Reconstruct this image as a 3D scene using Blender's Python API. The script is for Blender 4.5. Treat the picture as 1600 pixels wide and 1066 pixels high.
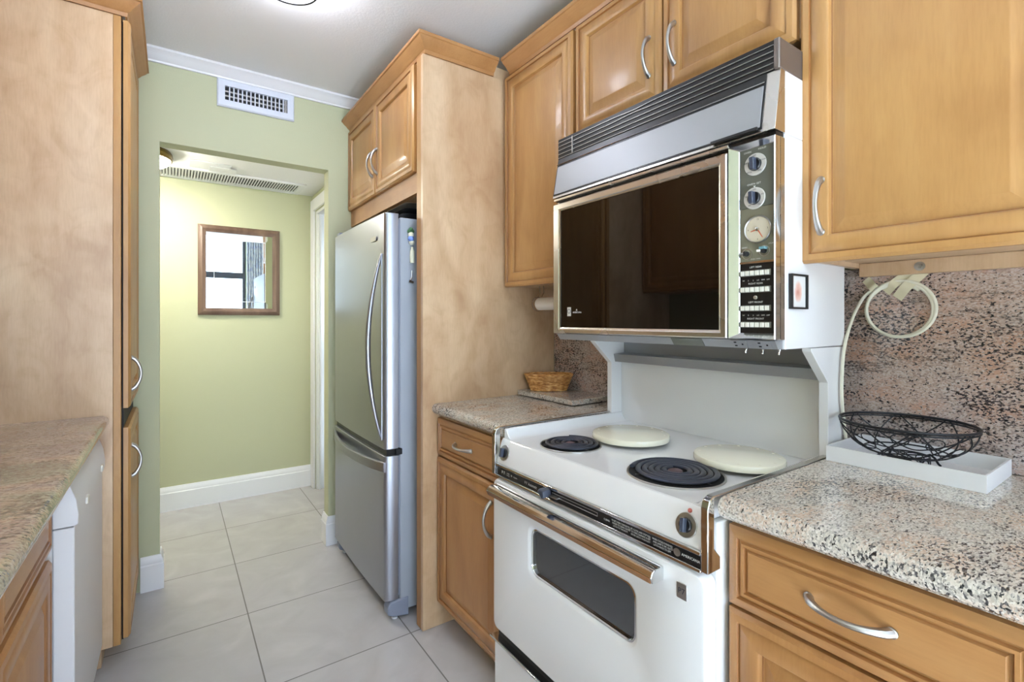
import bpy, bmesh, math, random
from mathutils import Vector, Matrix
random.seed(7)
for o in list(bpy.data.objects): bpy.data.objects.remove(o)
SC = bpy.context.scene
COL = SC.collection
PI = math.pi
V3 = Vector

# ------------------------------------------------------------------ camera
cam = bpy.data.cameras.new('camera'); camo = bpy.data.objects.new('camera', cam); COL.objects.link(camo)
cam.sensor_width = 36; cam.sensor_fit = 'HORIZONTAL'; cam.lens = 36*761.5/1600
cam.shift_y = -31.6/1600; cam.clip_start = .02
camo.location = (0, 0, 1.26); camo.rotation_euler = (PI/2, 0, -math.radians(34.907))
SC.camera = camo
# ------------------------------------------------------------------ world, light, exposure
SC.view_settings.view_transform = 'Standard'; SC.view_settings.look = 'None'
SC.view_settings.exposure = 0.2; SC.view_settings.gamma = 1; SC.view_settings.use_curve_mapping = False
w = bpy.data.worlds.new('world'); SC.world = w; w.use_nodes = True
bg = w.node_tree.nodes['Background']; bg.inputs[0].default_value = (.72, .86, 1, 1); bg.inputs[1].default_value = 1.0
def area(name, loc, rot, sx, sy, power, col=(1, 1, 1)):
    l = bpy.data.lights.new(name, 'AREA'); l.shape = 'RECTANGLE'; l.size = sx; l.size_y = sy; l.energy = power; l.color = col
    o = bpy.data.objects.new(name, l); COL.objects.link(o); o.location = loc; o.rotation_euler = rot; return o
# daylight coming in through the window wall of the living room behind the camera
area('daylight_rear_window', (.04, -2.56, 1.50), (PI/2, 0, 0), 2.16, 2.7, 88, (.67, .81, 1))
sun = bpy.data.lights.new('sun', 'SUN'); sun.energy = 145; sun.angle = math.radians(1); sun.color = (.72, .85, 1)
suno = bpy.data.objects.new('sun', sun); COL.objects.link(suno)   # falls steeply through the window wall on the living room floor
suno.rotation_euler = V3((-.04, .52, -.85)).to_track_quat('-Z', 'Y').to_euler()
HALL_LAMP = 98.0
KITCHEN_LAMP = 46.0

# ------------------------------------------------------------------ material helpers
def lin(c):
    return tuple(((v/255)/12.92 if v/255 <= .04045 else ((v/255+.055)/1.055)**2.4) for v in c) + (1,)
def mat(name, col, rough=.5, metal=0, spec=.5, coat=0, bump=None, emit=0):
    m = bpy.data.materials.new(name); m.use_nodes = True
    N, L = m.node_tree.nodes, m.node_tree.links
    b = N['Principled BSDF']
    b.inputs['Base Color'].default_value = lin(col); b.inputs['Roughness'].default_value = rough
    b.inputs['Metallic'].default_value = metal; b.inputs['Specular IOR Level'].default_value = spec
    b.inputs['Coat Weight'].default_value = coat; b.inputs['Coat Roughness'].default_value = .06
    if emit:
        b.inputs['Emission Color'].default_value = lin(col); b.inputs['Emission Strength'].default_value = emit
    tc = N.new('ShaderNodeTexCoord')
    # faint procedural variation so no surface is dead flat
    n = N.new('ShaderNodeTexNoise'); n.inputs['Scale'].default_value = (bump[0] if bump else 6); n.inputs['Detail'].default_value = 3
    L.new(tc.outputs['Object'], n.inputs['Vector'])
    if bump:
        bp = N.new('ShaderNodeBump'); bp.inputs['Strength'].default_value = bump[1]; bp.inputs['Distance'].default_value = .01
        L.new(n.outputs['Fac'], bp.inputs['Height']); L.new(bp.outputs['Normal'], b.inputs['Normal'])
    else:
        r = N.new('ShaderNodeMapRange'); r.inputs['To Min'].default_value = max(0, rough-.03); r.inputs['To Max'].default_value = rough+.03
        L.new(n.outputs['Fac'], r.inputs['Value']); L.new(r.outputs['Result'], b.inputs['Roughness'])
    return m
def ramp(N, stops, interp='LINEAR'):
    r = N.new('ShaderNodeValToRGB'); cr = r.color_ramp; cr.interpolation = interp
    while len(cr.elements) < len(stops): cr.elements.new(.5)
    for e, (p, c) in zip(cr.elements, stops): e.position = p; e.color = lin(c)
    return r
def mapping(N, L, scale, rot=(0, 0, 0)):
    tc = N.new('ShaderNodeTexCoord'); mp = N.new('ShaderNodeMapping')
    mp.inputs['Scale'].default_value = scale; mp.inputs['Rotation'].default_value = rot
    L.new(tc.outputs['Object'], mp.inputs['Vector']); return mp
def mixrgb(N, L, a, b, fac, mode='MIX'):
    m = N.new('ShaderNodeMix'); m.data_type = 'RGBA'; m.blend_type = mode
    L.new(a, m.inputs['A']); L.new(b, m.inputs['B'])
    if isinstance(fac, float): m.inputs['Factor'].default_value = fac
    else: L.new(fac, m.inputs['Factor'])
    return m.outputs['Result']
def wood(name, c1, c2, c3, axis='z', rough=.42, coat=.14, figure=.5, crough=.12):
    m = bpy.data.materials.new(name); m.use_nodes = True; N, L = m.node_tree.nodes, m.node_tree.links
    b = N['Principled BSDF']; b.inputs['Roughness'].default_value = rough; b.inputs['Coat Weight'].default_value = coat; b.inputs['Coat Roughness'].default_value = crough
    s = {'x': (.55, 5, 5), 'y': (5, .55, 5), 'z': (5, 5, .55)}[axis]
    mp = mapping(N, L, s)
    n = N.new('ShaderNodeTexNoise'); n.inputs['Scale'].default_value = 2.2; n.inputs['Detail'].default_value = 4; n.inputs['Distortion'].default_value = .4
    L.new(mp.outputs[0], n.inputs['Vector'])
    r = ramp(N, [(.28, c1), (.52, c2), (.74, c3)]); L.new(n.outputs['Fac'], r.inputs[0])
    # cloudy maple figure, lower contrast and isotropic
    mp2 = mapping(N, L, (2.4, 2.4, 1.2))
    n2 = N.new('ShaderNodeTexNoise'); n2.inputs['Scale'].default_value = 2.2; n2.inputs['Detail'].default_value = 2.5; n2.inputs['Distortion'].default_value = 1.0
    L.new(mp2.outputs[0], n2.inputs['Vector'])
    r2 = ramp(N, [(.30, (226, 215, 205)), (.5, (244, 239, 235)), (.70, (255, 255, 255))]); L.new(n2.outputs['Fac'], r2.inputs[0])
    col = mixrgb(N, L, r.outputs[0], r2.outputs[0], figure, 'MULTIPLY')
    if figure > .9:      # flame-like knots of rotary-cut veneer
        mp4 = mapping(N, L, (5.5, 5.5, 4.2)); n4 = N.new('ShaderNodeTexNoise'); n4.inputs['Scale'].default_value = 1.7; n4.inputs['Detail'].default_value = 3; n4.inputs['Distortion'].default_value = 1.9; L.new(mp4.outputs[0], n4.inputs['Vector'])
        r4 = ramp(N, [(.34, (232, 222, 210)), (.5, (250, 247, 244)), (.62, (255, 255, 255))]); L.new(n4.outputs['Fac'], r4.inputs[0])
        col = mixrgb(N, L, col, r4.outputs[0], .45, 'MULTIPLY')
    # fine pores
    sp = tuple(v*14 for v in s); mp3 = mapping(N, L, sp); n3 = N.new('ShaderNodeTexNoise'); n3.inputs['Scale'].default_value = 3; L.new(mp3.outputs[0], n3.inputs['Vector'])
    r3 = ramp(N, [(.3, (244, 240, 237)), (.6, (255, 255, 255))]); L.new(n3.outputs['Fac'], r3.inputs[0])
    col = mixrgb(N, L, col, r3.outputs[0], .6, 'MULTIPLY')
    L.new(col, b.inputs['Base Color']); return m
def granite(name, base, fleck, scale=260, stretch=(1, 1, 1), rot=(0, 0, 0), rough=.12, dens=.5, tint=((206, 160, 130), .4), fsize=1.0, vein=0.0, veincol=(30, 26, 28), wash=None, off=0.0):
    """crystalline stone: fine pale crystals, peach clouds, elongated dark flecks in drifting bands"""
    m = bpy.data.materials.new(name); m.use_nodes = True; N, L = m.node_tree.nodes, m.node_tree.links
    b = N['Principled BSDF']; b.inputs['Roughness'].default_value = rough; b.inputs['Coat Weight'].default_value = .3; b.inputs['Coat Roughness'].default_value = .04
    mp = mapping(N, L, stretch, rot)
    def noise(sc, det, dist=0.0, src=mp):
        n = N.new('ShaderNodeTexNoise'); n.inputs['Scale'].default_value = sc; n.inputs['Detail'].default_value = det; n.inputs['Distortion'].default_value = dist
        L.new(src.outputs[0], n.inputs['Vector']); return n.outputs['Fac']
    def math2(op, a, c):
        k = N.new('ShaderNodeMath'); k.operation = op
        for i, q in enumerate((a, c)):
            if isinstance(q, (int, float)): k.inputs[i].default_value = q
            else: L.new(q, k.inputs[i])
        return k.outputs[0]
    v = N.new('ShaderNodeTexVoronoi'); v.inputs['Scale'].default_value = scale; L.new(mp.outputs[0], v.inputs['Vector'])
    sep = N.new('ShaderNodeSeparateColor'); L.new(v.outputs['Color'], sep.inputs[0])
    r = ramp(N, base); L.new(sep.outputs[0], r.inputs[0])
    cl = ramp(N, [(.46, (0, 0, 0)), (.66, (255, 255, 255))]); L.new(noise(16, 3), cl.inputs[0])
    tc_ = N.new('ShaderNodeRGB'); tc_.outputs[0].default_value = lin(tint[0])
    tf = math2('MULTIPLY', math2('MULTIPLY', cl.outputs[0], math2('GREATER_THAN', sep.outputs[1], .35)), tint[1])
    col = mixrgb(N, L, r.outputs[0], tc_.outputs[0], tf)
    if wash:
        wr = ramp(N, wash[0]); L.new(noise(wash[1], 5, .6), wr.inputs[0]); col = mixrgb(N, L, col, wr.outputs[0], wash[2])
    # dark flecks: threshold of two noises, more of them inside broad bands
    band = noise(7, 3, .5)
    f1 = noise(scale*.42/fsize, 1.5, .4); f2 = noise(scale*.9/fsize, 1)
    q = math2('SUBTRACT', .60+off+dens*.25, math2('MULTIPLY', band, dens*.5))
    d1 = N.new('ShaderNodeMapRange'); d1.inputs['From Min'].default_value = 0; d1.inputs['From Max'].default_value = .035
    L.new(math2('SUBTRACT', math2('ADD', math2('MULTIPLY', f1, .8), math2('MULTIPLY', f2, .2)), q), d1.inputs['Value'])
    fc = ramp(N, fleck); L.new(sep.outputs[2], fc.inputs[0])
    col = mixrgb(N, L, col, fc.outputs[0], d1.outputs['Result'])
    if vein:
        mpv = mapping(N, L, tuple(a_*b_ for a_, b_ in zip(stretch, (1, .5, 1.6))), rot)
        rv = ramp(N, [(.47, (0, 0, 0)), (.5, (255, 255, 255)), (.53, (0, 0, 0))]); L.new(noise(4.5, 5, .9, mpv), rv.inputs[0])
        g = math2('MULTIPLY', math2('MULTIPLY', rv.outputs[0], math2('GREATER_THAN', f1, .47)), vein)
        dk = N.new('ShaderNodeRGB'); dk.outputs[0].default_value = lin(veincol); col = mixrgb(N, L, col, dk.outputs[0], g)
    L.new(col, b.inputs['Base Color']); return m
def brushed(name, col, rough=.3, axis='z', metal=1.0):
    m = bpy.data.materials.new(name); m.use_nodes = True; N, L = m.node_tree.nodes, m.node_tree.links
    b = N['Principled BSDF']; b.inputs['Metallic'].default_value = metal; b.inputs['Base Color'].default_value = lin(col)
    s = {'x': (2, 220, 220), 'y': (220, 2, 220), 'z': (220, 220, 2)}[axis]
    mp = mapping(N, L, s); n = N.new('ShaderNodeTexNoise'); n.inputs['Scale'].default_value = 2; L.new(mp.outputs[0], n.inputs['Vector'])
    r = N.new('ShaderNodeMapRange'); r.inputs['To Min'].default_value = rough-.06; r.inputs['To Max'].default_value = rough+.08
    L.new(n.outputs['Fac'], r.inputs['Value']); L.new(r.outputs['Result'], b.inputs['Roughness']); return m

M = {}
M['panel_maple'] = wood('maple_veneer', (208, 176, 140), (218, 189, 153), (226, 200, 167), 'z', figure=1.0, coat=.42, crough=.3)
M['maple'] = wood('maple_solid', (176, 130, 76), (187, 142, 86), (197, 155, 99), 'z', figure=.7)
M['maple_base'] = wood('maple_base_doors', (170, 120, 70), (181, 132, 80), (191, 144, 92), 'z', figure=.7)
M['maple_y'] = wood('maple_solid_along', (172, 123, 73), (183, 135, 84), (193, 147, 96), 'y', figure=.6)
M['glaze'] = mat('brown_glaze', (150, 100, 54), .4)
M['kick'] = mat('toe_kick_brown', (92, 62, 40), .6)
M['wall'] = mat('green_cream_paint', (189, 191, 157), .6, bump=(180, .05))
M['ceil'] = mat('white_ceiling_paint', (246, 246, 246), .8, bump=(120, .10))
M['trim'] = mat('white_trim_paint', (240, 241, 242), .35)
M['white'] = mat('white_enamel', (238, 238, 238), .12, coat=.5)
M['white2'] = mat('white_appliance_plastic', (236, 237, 240), .4)
M['almond'] = mat('almond_enamel', (238, 234, 212), .15, coat=.4)
M['steel'] = mat('stainless_steel', (166, 168, 176), .36, metal=1)
M['steel_h'] = mat('stainless_hood_panel', (160, 162, 164), .45, metal=.6)
M['trim_steel'] = mat('brushed_door_frame', (214, 210, 204), .27, metal=1)
M['chrome'] = mat('chrome', (212, 212, 212), .1, metal=1)
M['nickel'] = mat('satin_nickel', (180, 178, 174), .36, metal=1)
M['black'] = mat('black_plastic', (14, 14, 15), .35)
M['blackglass'] = mat('black_glass', (5, 4, 4), .02, coat=.0, spec=.6)
M['coil'] = mat('black_coil_element', (66, 70, 82), .32, metal=.5)
M['panel_grey'] = mat('grey_control_plate', (92, 94, 84), .35)
M['panel_bronze'] = mat('bronze_clock_plate', (118, 116, 98), .3)
M['knob'] = mat('dark_blue_grey_knob', (62, 68, 82), .3)
M['ivory'] = mat('ivory_push_button', (232, 230, 218), .35)
M['bank_shade'] = mat('shade_grey_button_bank', (120, 118, 110), .4)  # light bank coloured grey for the shadows between its push buttons
M['ink'] = mat('white_lettering', (225, 225, 220), .5)
M['fridge_side'] = mat('grey_painted_steel', (166, 171, 180), .4, bump=(260, .05))
M['fridge_grey'] = mat('grey_hinge_plastic', (136, 142, 158), .45)
M['dark'] = mat('dark_gap', (20, 20, 22), .7)
M['glass_dark'] = mat('dark_oven_glass', (36, 41, 44), .03, spec=1.0, coat=1.0)
M['bronze'] = mat('bronze_lamp_rim', (112, 92, 42), .3, metal=.8)
M['cap_brown'] = mat('brown_coil_cap', (104, 82, 84), .4, metal=.4)
M['faint'] = mat('faded_leaf_print', (206, 200, 176), .4)
M['ring_silver'] = mat('silver_dial_ring', (206, 204, 198), .35, metal=.25)
M['end_cap'] = mat('dark_brushed_end_cap', (128, 118, 112), .38, metal=.7)
M['wire'] = mat('black_wrought_wire', (28, 29, 34), .4, metal=.3)
M['cord'] = mat('ivory_cord', (232, 228, 208), .45)
M['tape'] = mat('cream_masking_tape', (226, 218, 186), .7)
M['paper'] = mat('white_paper', (240, 236, 232), .8)
M['wicker1'] = None
M['frame_wood'] = wood('walnut_frame', (84, 64, 52), (112, 90, 76), (136, 112, 96), 'z', figure=.4)
M['label_pink'] = mat('pink_emblem', (186, 96, 84), .5)

def tile_mat():
    m = bpy.data.materials.new('porcelain_floor_tile'); m.use_nodes = True; N, L = m.node_tree.nodes, m.node_tree.links
    b = N['Principled BSDF']
    tc = N.new('ShaderNodeTexCoord'); sx = N.new('ShaderNodeSeparateXYZ'); L.new(tc.outputs['Object'], sx.inputs[0])
    P = .5225
    def edge(out, off):
        a = N.new('ShaderNodeMath'); a.operation = 'SUBTRACT'; L.new(out, a.inputs[0]); a.inputs[1].default_value = off
        d = N.new('ShaderNodeMath'); d.operation = 'DIVIDE'; L.new(a.outputs[0], d.inputs[0]); d.inputs[1].default_value = P
        f = N.new('ShaderNodeMath'); f.operation = 'FRACT'; L.new(d.outputs[0], f.inputs[0])
        s = N.new('ShaderNodeMath'); s.operation = 'SUBTRACT'; L.new(f.outputs[0], s.inputs[0]); s.inputs[1].default_value = .5
        ab = N.new('ShaderNodeMath'); ab.operation = 'ABSOLUTE'; L.new(s.outputs[0], ab.inputs[0])
        g = N.new('ShaderNodeMath'); g.operation = 'GREATER_THAN'; L.new(ab.outputs[0], g.inputs[0]); g.inputs[1].default_value = .5-.0024/P
        fl = N.new('ShaderNodeMath'); fl.operation = 'FLOOR'; L.new(d.outputs[0], fl.inputs[0])
        return g.outputs[0], fl.outputs[0]
    gx, fx = edge(sx.outputs[0], .268); gy, fy = edge(sx.outputs[1], 1.847)
    mx = N.new('ShaderNodeMath'); mx.operation = 'MAXIMUM'; L.new(gx, mx.inputs[0]); L.new(gy, mx.inputs[1])
    cx = N.new('ShaderNodeCombineXYZ'); L.new(fx, cx.inputs[0]); L.new(fy, cx.inputs[1])
    ad = N.new('ShaderNodeVectorMath'); ad.operation = 'MULTIPLY_ADD'; L.new(cx.outputs[0], ad.inputs[0]); ad.inputs[1].default_value = (3.7, 5.1, 1.3); L.new(tc.outputs['Object'], ad.inputs[2])
    n = N.new('ShaderNodeTexNoise'); n.inputs['Scale'].default_value = 5; n.inputs['Detail'].default_value = 6; n.inputs['Distortion'].default_value = 1.2; L.new(ad.outputs[0], n.inputs['Vector'])
    r = ramp(N, [(.3, (180, 177, 177)), (.55, (186, 184, 184)), (.75, (193, 191, 191))]); L.new(n.outputs['Fac'], r.inputs[0])
    gr = N.new('ShaderNodeRGB'); gr.outputs[0].default_value = lin((112, 110, 106))
    L.new(mixrgb(N, L, r.outputs[0], gr.outputs[0], mx.outputs[0]), b.inputs['Base Color'])
    rr = N.new('ShaderNodeMapRange'); rr.inputs['To Min'].default_value = .2; rr.inputs['To Max'].default_value = .7; L.new(mx.outputs[0], rr.inputs['Value']); L.new(rr.outputs[0], b.inputs['Roughness'])
    return m
M['tile'] = tile_mat()
M['granite'] = granite('beige_granite', [(0, (132, 128, 124)), (.25, (176, 170, 160)), (.6, (198, 190, 176)), (1, (216, 210, 200))], [(.15, (36, 36, 38)), (.6, (78, 76, 78)), (.95, (126, 120, 114))], 300, (.7, 1.35, 1), (0, 0, .3), dens=.9, tint=((204, 166, 136), .5), off=-.02, fsize=.8)
M['granite_splash'] = granite('pink_granite', [(0, (124, 114, 112)), (.25, (168, 150, 140)), (.6, (188, 172, 162)), (1, (202, 194, 190))], [(.15, (30, 28, 32)), (.6, (62, 56, 60)), (.95, (108, 96, 94))], 330, (1, .75, 1.25), (math.radians(-25), 0, 0), dens=.8, tint=((198, 146, 118), .6), vein=.6, wash=([(.4, (168, 166, 172)), (.6, (192, 148, 124))], 3.2, .28), off=-.025, fsize=.75)
M['granite_left'] = granite('veined_green_granite', [(0, (112, 94, 82)), (.25, (158, 136, 116)), (.6, (178, 158, 136)), (1, (192, 178, 160))], [(.15, (78, 60, 56)), (.6, (104, 90, 80)), (.95, (126, 116, 92))], 230, (.72, 1.25, 1), (0, 0, math.radians(-14)), dens=1.1, tint=((180, 138, 118), .55), fsize=.8, off=-.02, wash=([(.38, (128, 134, 102)), (.48, (176, 150, 122)), (.58, (140, 118, 112)), (.70, (188, 166, 136))], 4, .42))

# ------------------------------------------------------------------ mesh helpers (all coordinates are world metres)
WL = {}          # world location of every empty / object origin
def _rel(bm, o): bmesh.ops.translate(bm, verts=bm.verts, vec=-o)
def finish(name, bm, mats, parent=None, loc=None, bevel=0, smooth=True, recalc=True):
    if recalc: bmesh.ops.recalc_face_normals(bm, faces=bm.faces)
    if loc is None: loc = WL[parent.name] if parent else V3((0, 0, 0))
    _rel(bm, loc)
    me = bpy.data.meshes.new(name); bm.to_mesh(me); bm.free()
    if not isinstance(mats, (list, tuple)): mats = [mats]
    for m in mats: me.materials.append(M[m] if isinstance(m, str) else m)
    o = bpy.data.objects.new(name, me); COL.objects.link(o)
    if parent: o.parent = parent; o.location = loc-WL[parent.name]
    else: o.location = loc
    WL[o.name] = loc.copy()
    if bevel:
        b = o.modifiers.new('bevel', 'BEVEL'); b.width = bevel; b.segments = 2; b.limit_method = 'ANGLE'; b.angle_limit = math.radians(40)
    if smooth:
        for p in me.polygons: p.use_smooth = True
        try: me.set_sharp_from_angle(angle=math.radians(32))
        except Exception: pass
    return o
def thing(name, label, cat, loc=(0, 0, 0), group=None):
    o = bpy.data.objects.new(name, None); COL.objects.link(o); o.location = loc; o.empty_display_size = .05
    WL[o.name] = V3(loc); o['label'] = label; o['category'] = cat
    if group: o['group'] = group
    return o
def tag(o, label, cat, group=None):
    o['label'] = label; o['category'] = cat
    if group: o['group'] = group
    return o
def struct(o, label=None):
    o['kind'] = 'structure'
    if label: o['label'] = label
    return o
def box(bm, x0, x1, y0, y1, z0, z1, mi=0):
    vs = [bm.verts.new((x, y, z)) for x in (x0, x1) for y in (y0, y1) for z in (z0, z1)]
    for f in ((0, 1, 3, 2), (4, 6, 7, 5), (0, 4, 5, 1), (2, 3, 7, 6), (0, 2, 6, 4), (1, 5, 7, 3)):
        bm.faces.new([vs[i] for i in f]).material_index = mi
    return bm
def B(*boxes):
    bm = bmesh.new()
    for b in boxes: box(bm, *b)
    return bm
def prism(bm, poly, axis, a0, a1, mi=0):
    """poly: 2-D points; axis 'x': (y,z) 'y': (x,z) 'z': (x,y)"""
    def mk(p, a): return {'x': (a, p[0], p[1]), 'y': (p[0], a, p[1]), 'z': (p[0], p[1], a)}[axis]
    A = [bm.verts.new(mk(p, a0)) for p in poly]; Bv = [bm.verts.new(mk(p, a1)) for p in poly]
    n = len(poly)
    for i in range(n): bm.faces.new((A[i], A[(i+1) % n], Bv[(i+1) % n], Bv[i])).material_index = mi
    bm.faces.new(A).material_index = mi; bm.faces.new(Bv[::-1]).material_index = mi
    return bm
def tube(bm, pts, r, sides=8, closed=False, mi=0, flat=None):
    pts = [V3(p) for p in pts]; n = len(pts)
    rs = r if isinstance(r, (list, tuple)) else [r]*n
    T = []
    for i in range(n):
        a = pts[(i-1) % n] if closed or i else pts[i]; b = pts[(i+1) % n] if closed or i < n-1 else pts[i]
        T.append((b-a).normalized())
    up = V3((0, 0, 1)) if abs(T[0].z) < .9 else V3((1, 0, 0))
    nrm = (up-T[0]*up.dot(T[0])).normalized(); rings = []
    for i in range(n):
        nrm = (nrm-T[i]*nrm.dot(T[i])); nrm = nrm.normalized() if nrm.length > 1e-6 else up
        bn = T[i].cross(nrm); ring = []
        for k in range(sides):
            t = 2*PI*k/sides; fa = flat if flat else 1
            ring.append(bm.verts.new(pts[i]+nrm*math.cos(t)*rs[i]*fa+bn*math.sin(t)*rs[i]))
        rings.append(ring)
    for i in range(n if closed else n-1):
        a, b = rings[i], rings[(i+1) % n]
        for k in range(sides): bm.faces.new((a[k], a[(k+1) % sides], b[(k+1) % sides], b[k])).material_index = mi
    if not closed:
        bm.faces.new(rings[0][::-1]).material_index = mi; bm.faces.new(rings[-1]).material_index = mi
    return bm
def lathe(bm, prof, O, N, seg=40, mi=0, U=None):
    """prof: (radius, height) list along axis N from O"""
    O, N = V3(O), V3(N).normalized()
    if U is None: U = N.orthogonal().normalized()
    W = N.cross(U); prev = None
    for (r, h) in prof:
        if r < 1e-6: ring = [bm.verts.new(O+N*h)]
        else: ring = [bm.verts.new(O+N*h+(U*math.cos(2*PI*k/seg)+W*math.sin(2*PI*k/seg))*r) for k in range(seg)]
        if prev:
            if len(prev) == 1 and len(ring) > 1:
                for k in range(seg): bm.faces.new((prev[0], ring[k], ring[(k+1) % seg])).material_index = mi
            elif len(ring) == 1 and len(prev) > 1:
                for k in range(seg): bm.faces.new((prev[k], prev[(k+1) % seg], ring[0])).material_index = mi
            elif len(ring) > 1:
                for k in range(seg): bm.faces.new((prev[k], prev[(k+1) % seg], ring[(k+1) % seg], ring[k])).material_index = mi
        prev = ring
    return bm
class F:
    """a facing: origin O, U across, V up, N outward"""
    def __init__(s, O, U, Vv, N): s.O, s.U, s.V, s.N = V3(O), V3(U), V3(Vv), V3(N)
    def __call__(s, u, v, n=0): return s.O+s.U*u+s.V*v+s.N*n
def FR(x): return F((x, 0, 0), (0, 1, 0), (0, 0, 1), (-1, 0, 0))      # faces -x: u = y, v = z
def FL(x): return F((x, 0, 0), (0, 1, 0), (0, 0, 1), (1, 0, 0))       # faces +x
def FY(y): return F((0, y, 0), (1, 0, 0), (0, 0, 1), (0, -1, 0))      # faces -y: u = x, v = z
def rect_pts(u0, u1, v0, v1, r, k=6):
    r = min(r, abs(u1-u0)/2-1e-5, abs(v1-v0)/2-1e-5)
    if r <= 1e-4: r = 1e-4
    out = []
    for (cu, cv, a0) in ((u1-r, v1-r, 0), (u0+r, v1-r, PI/2), (u0+r, v0+r, PI), (u1-r, v0+r, 1.5*PI)):
        for i in range(k+1):
            a = a0+PI/2*i/k; out.append((cu+r*math.cos(a), cv+r*math.sin(a)))
    return out
def loops(bm, f, L, cap=True, back=True, mis=None, k=6):
    """L: list of (u0,u1,v0,v1,radius,height); quads between neighbours, caps at both ends"""
    rings = []
    for (u0, u1, v0, v1, r, h) in L: rings.append([bm.verts.new(f(u, v, h)) for u, v in rect_pts(u0, u1, v0, v1, r, k)])
    n = len(rings[0])
    for i in range(len(rings)-1):
        for j in range(n):
            fc = bm.faces.new((rings[i][j], rings[i][(j+1) % n], rings[i+1][(j+1) % n], rings[i+1][j]))
            if mis: fc.material_index = mis[i]
    if back: bm.faces.new(rings[0][::-1])
    if cap:
        fc = bm.faces.new(rings[-1])
        if mis: fc.material_index = mis[-1]
    return bm
def plate(bm, f, u0, u1, v0, v1, r=0, h=.004, ch=0, base=0, k=5):
    L = [(u0, u1, v0, v1, r, base), (u0, u1, v0, v1, r, base+h-ch)]
    if ch: L.append((u0+ch, u1-ch, v0+ch, v1-ch, max(r-ch, 0), base+h))
    return loops(bm, f, L, k=k)
def raised_door(f, u0, u1, v0, v1, t=.022, frame=.056, drawer=False):
    """mitred raised-panel door with glazed grooves"""
    if drawer: prof = [(0, 0), (0, t-.008), (.009, t-.001), (.019, t), (.022, t-.006), (.0245, t-.0055), (.0275, t-.001), (.0325, t-.001), (.035, t-.007), (.0375, t-.0065), (.041, t-.002), (.046, t-.002)]; gl = (3, 7)
    else: prof = [(0, 0), (0, t-.008), (.007, t-.001), (.020, t), (.0225, t-.005), (.0245, t-.0045), (.0285, t-.001), (frame, t-.001), (frame+.004, t-.004), (frame+.007, t-.012), (frame+.009, t-.0135), (frame+.012, t-.0135), (frame+.036, t-.002), (frame+.039, t-.0015)]; gl = (3, 9)
    L = [(u0+d, u1-d, v0+d, v1-d, 0, h) for d, h in prof]
    mis = [1 if i in gl else 0 for i in range(len(prof)-1)]+[0]
    bm = bmesh.new(); loops(bm, f, L, mis=mis, k=1); return bm
def pull(name, f, a, b, parent, base=.0, bow=.030, skew=0):
    """arched satin pull between two feet a,b=(u,v) on face f"""
    bm = bmesh.new(); pts, rs = [], []; n = 18
    for i in range(n+1):
        t = i/n; s = math.sin(PI*t)**.62
        u = a[0]+(b[0]-a[0])*t; v = a[1]+(b[1]-a[1])*t
        pts.append(f(u, v, base+bow*s)); rs.append(.0047+.0034*abs(2*t-1)**2)
    tube(bm, pts, rs, 10)
    for e in (a, b): lathe(bm, [(.0085, 0), (.0085, .003), (.007, .005), (0, .005)], f(e[0], e[1], base-.0005), f.N, 14)
    return finish(name, bm, 'nickel', parent)
def text(body, size, f, u, v, parent, mname='ink', h=.0006, align='CENTER', mirror=False, name='lettering', squash=1.0):
    cu = bpy.data.curves.new('t', 'FONT'); cu.body = body; cu.size = size; cu.align_x = align; cu.align_y = 'CENTER'; cu.resolution_u = 2
    o = bpy.data.objects.new('t', cu); COL.objects.link(o)
    dg = bpy.context.evaluated_depsgraph_get(); me = bpy.data.meshes.new_from_object(o.evaluated_get(dg))
    bm = bmesh.new(); bm.from_mesh(me); s = -1 if mirror else 1
    for vt in bm.verts: vt.co = f(u+s*vt.co.x*squash, v+vt.co.y, h)
    bpy.data.objects.remove(o); bpy.data.curves.remove(cu); bpy.data.meshes.remove(me)
    return finish(name, bm, mname, parent, smooth=False)
def join_text(items, f, parent, mname='ink', h=.0006, name='lettering', mirror=True):
    """each printed word or line is a part of its plate"""
    for body, size, u, v, sq in items:
        text(body, size, f, u, v, parent, mname, h, mirror=mirror, name=name, squash=sq)
def sweep(bm, prof, path, mi=0, capends=True):
    """prof: (offset outward, z); path: list of (x,y) with mitred corners; outward is to the right of travel"""
    n = len(path); rings = []
    P = [V3((p[0], p[1], 0)) for p in path]
    for i in range(n):
        d1 = (P[i]-P[i-1]).normalized() if i else (P[1]-P[0]).normalized()
        d2 = (P[i+1]-P[i]).normalized() if i < n-1 else d1
        n1 = V3((d1.y, -d1.x, 0)); n2 = V3((d2.y, -d2.x, 0)); m = (n1+n2); m = m/(m.dot(n1))
        rings.append([bm.verts.new(P[i]+m*o+V3((0, 0, z))) for o, z in prof])
    k = len(prof)
    for i in range(n-1):
        for j in range(k): bm.faces.new((rings[i][j], rings[i][(j+1) % k], rings[i+1][(j+1) % k], rings[i+1][j])).material_index = mi
    if capends: bm.faces.new(rings[0][::-1]); bm.faces.new(rings[-1])
    return bm
CROWN = [(0, 2.345), (.006, 2.345), (.009, 2.358), (.016, 2.362), (.024, 2.372), (.040, 2.384), (.046, 2.392), (.052, 2.394), (.052, 2.406), (0, 2.406)]

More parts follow.
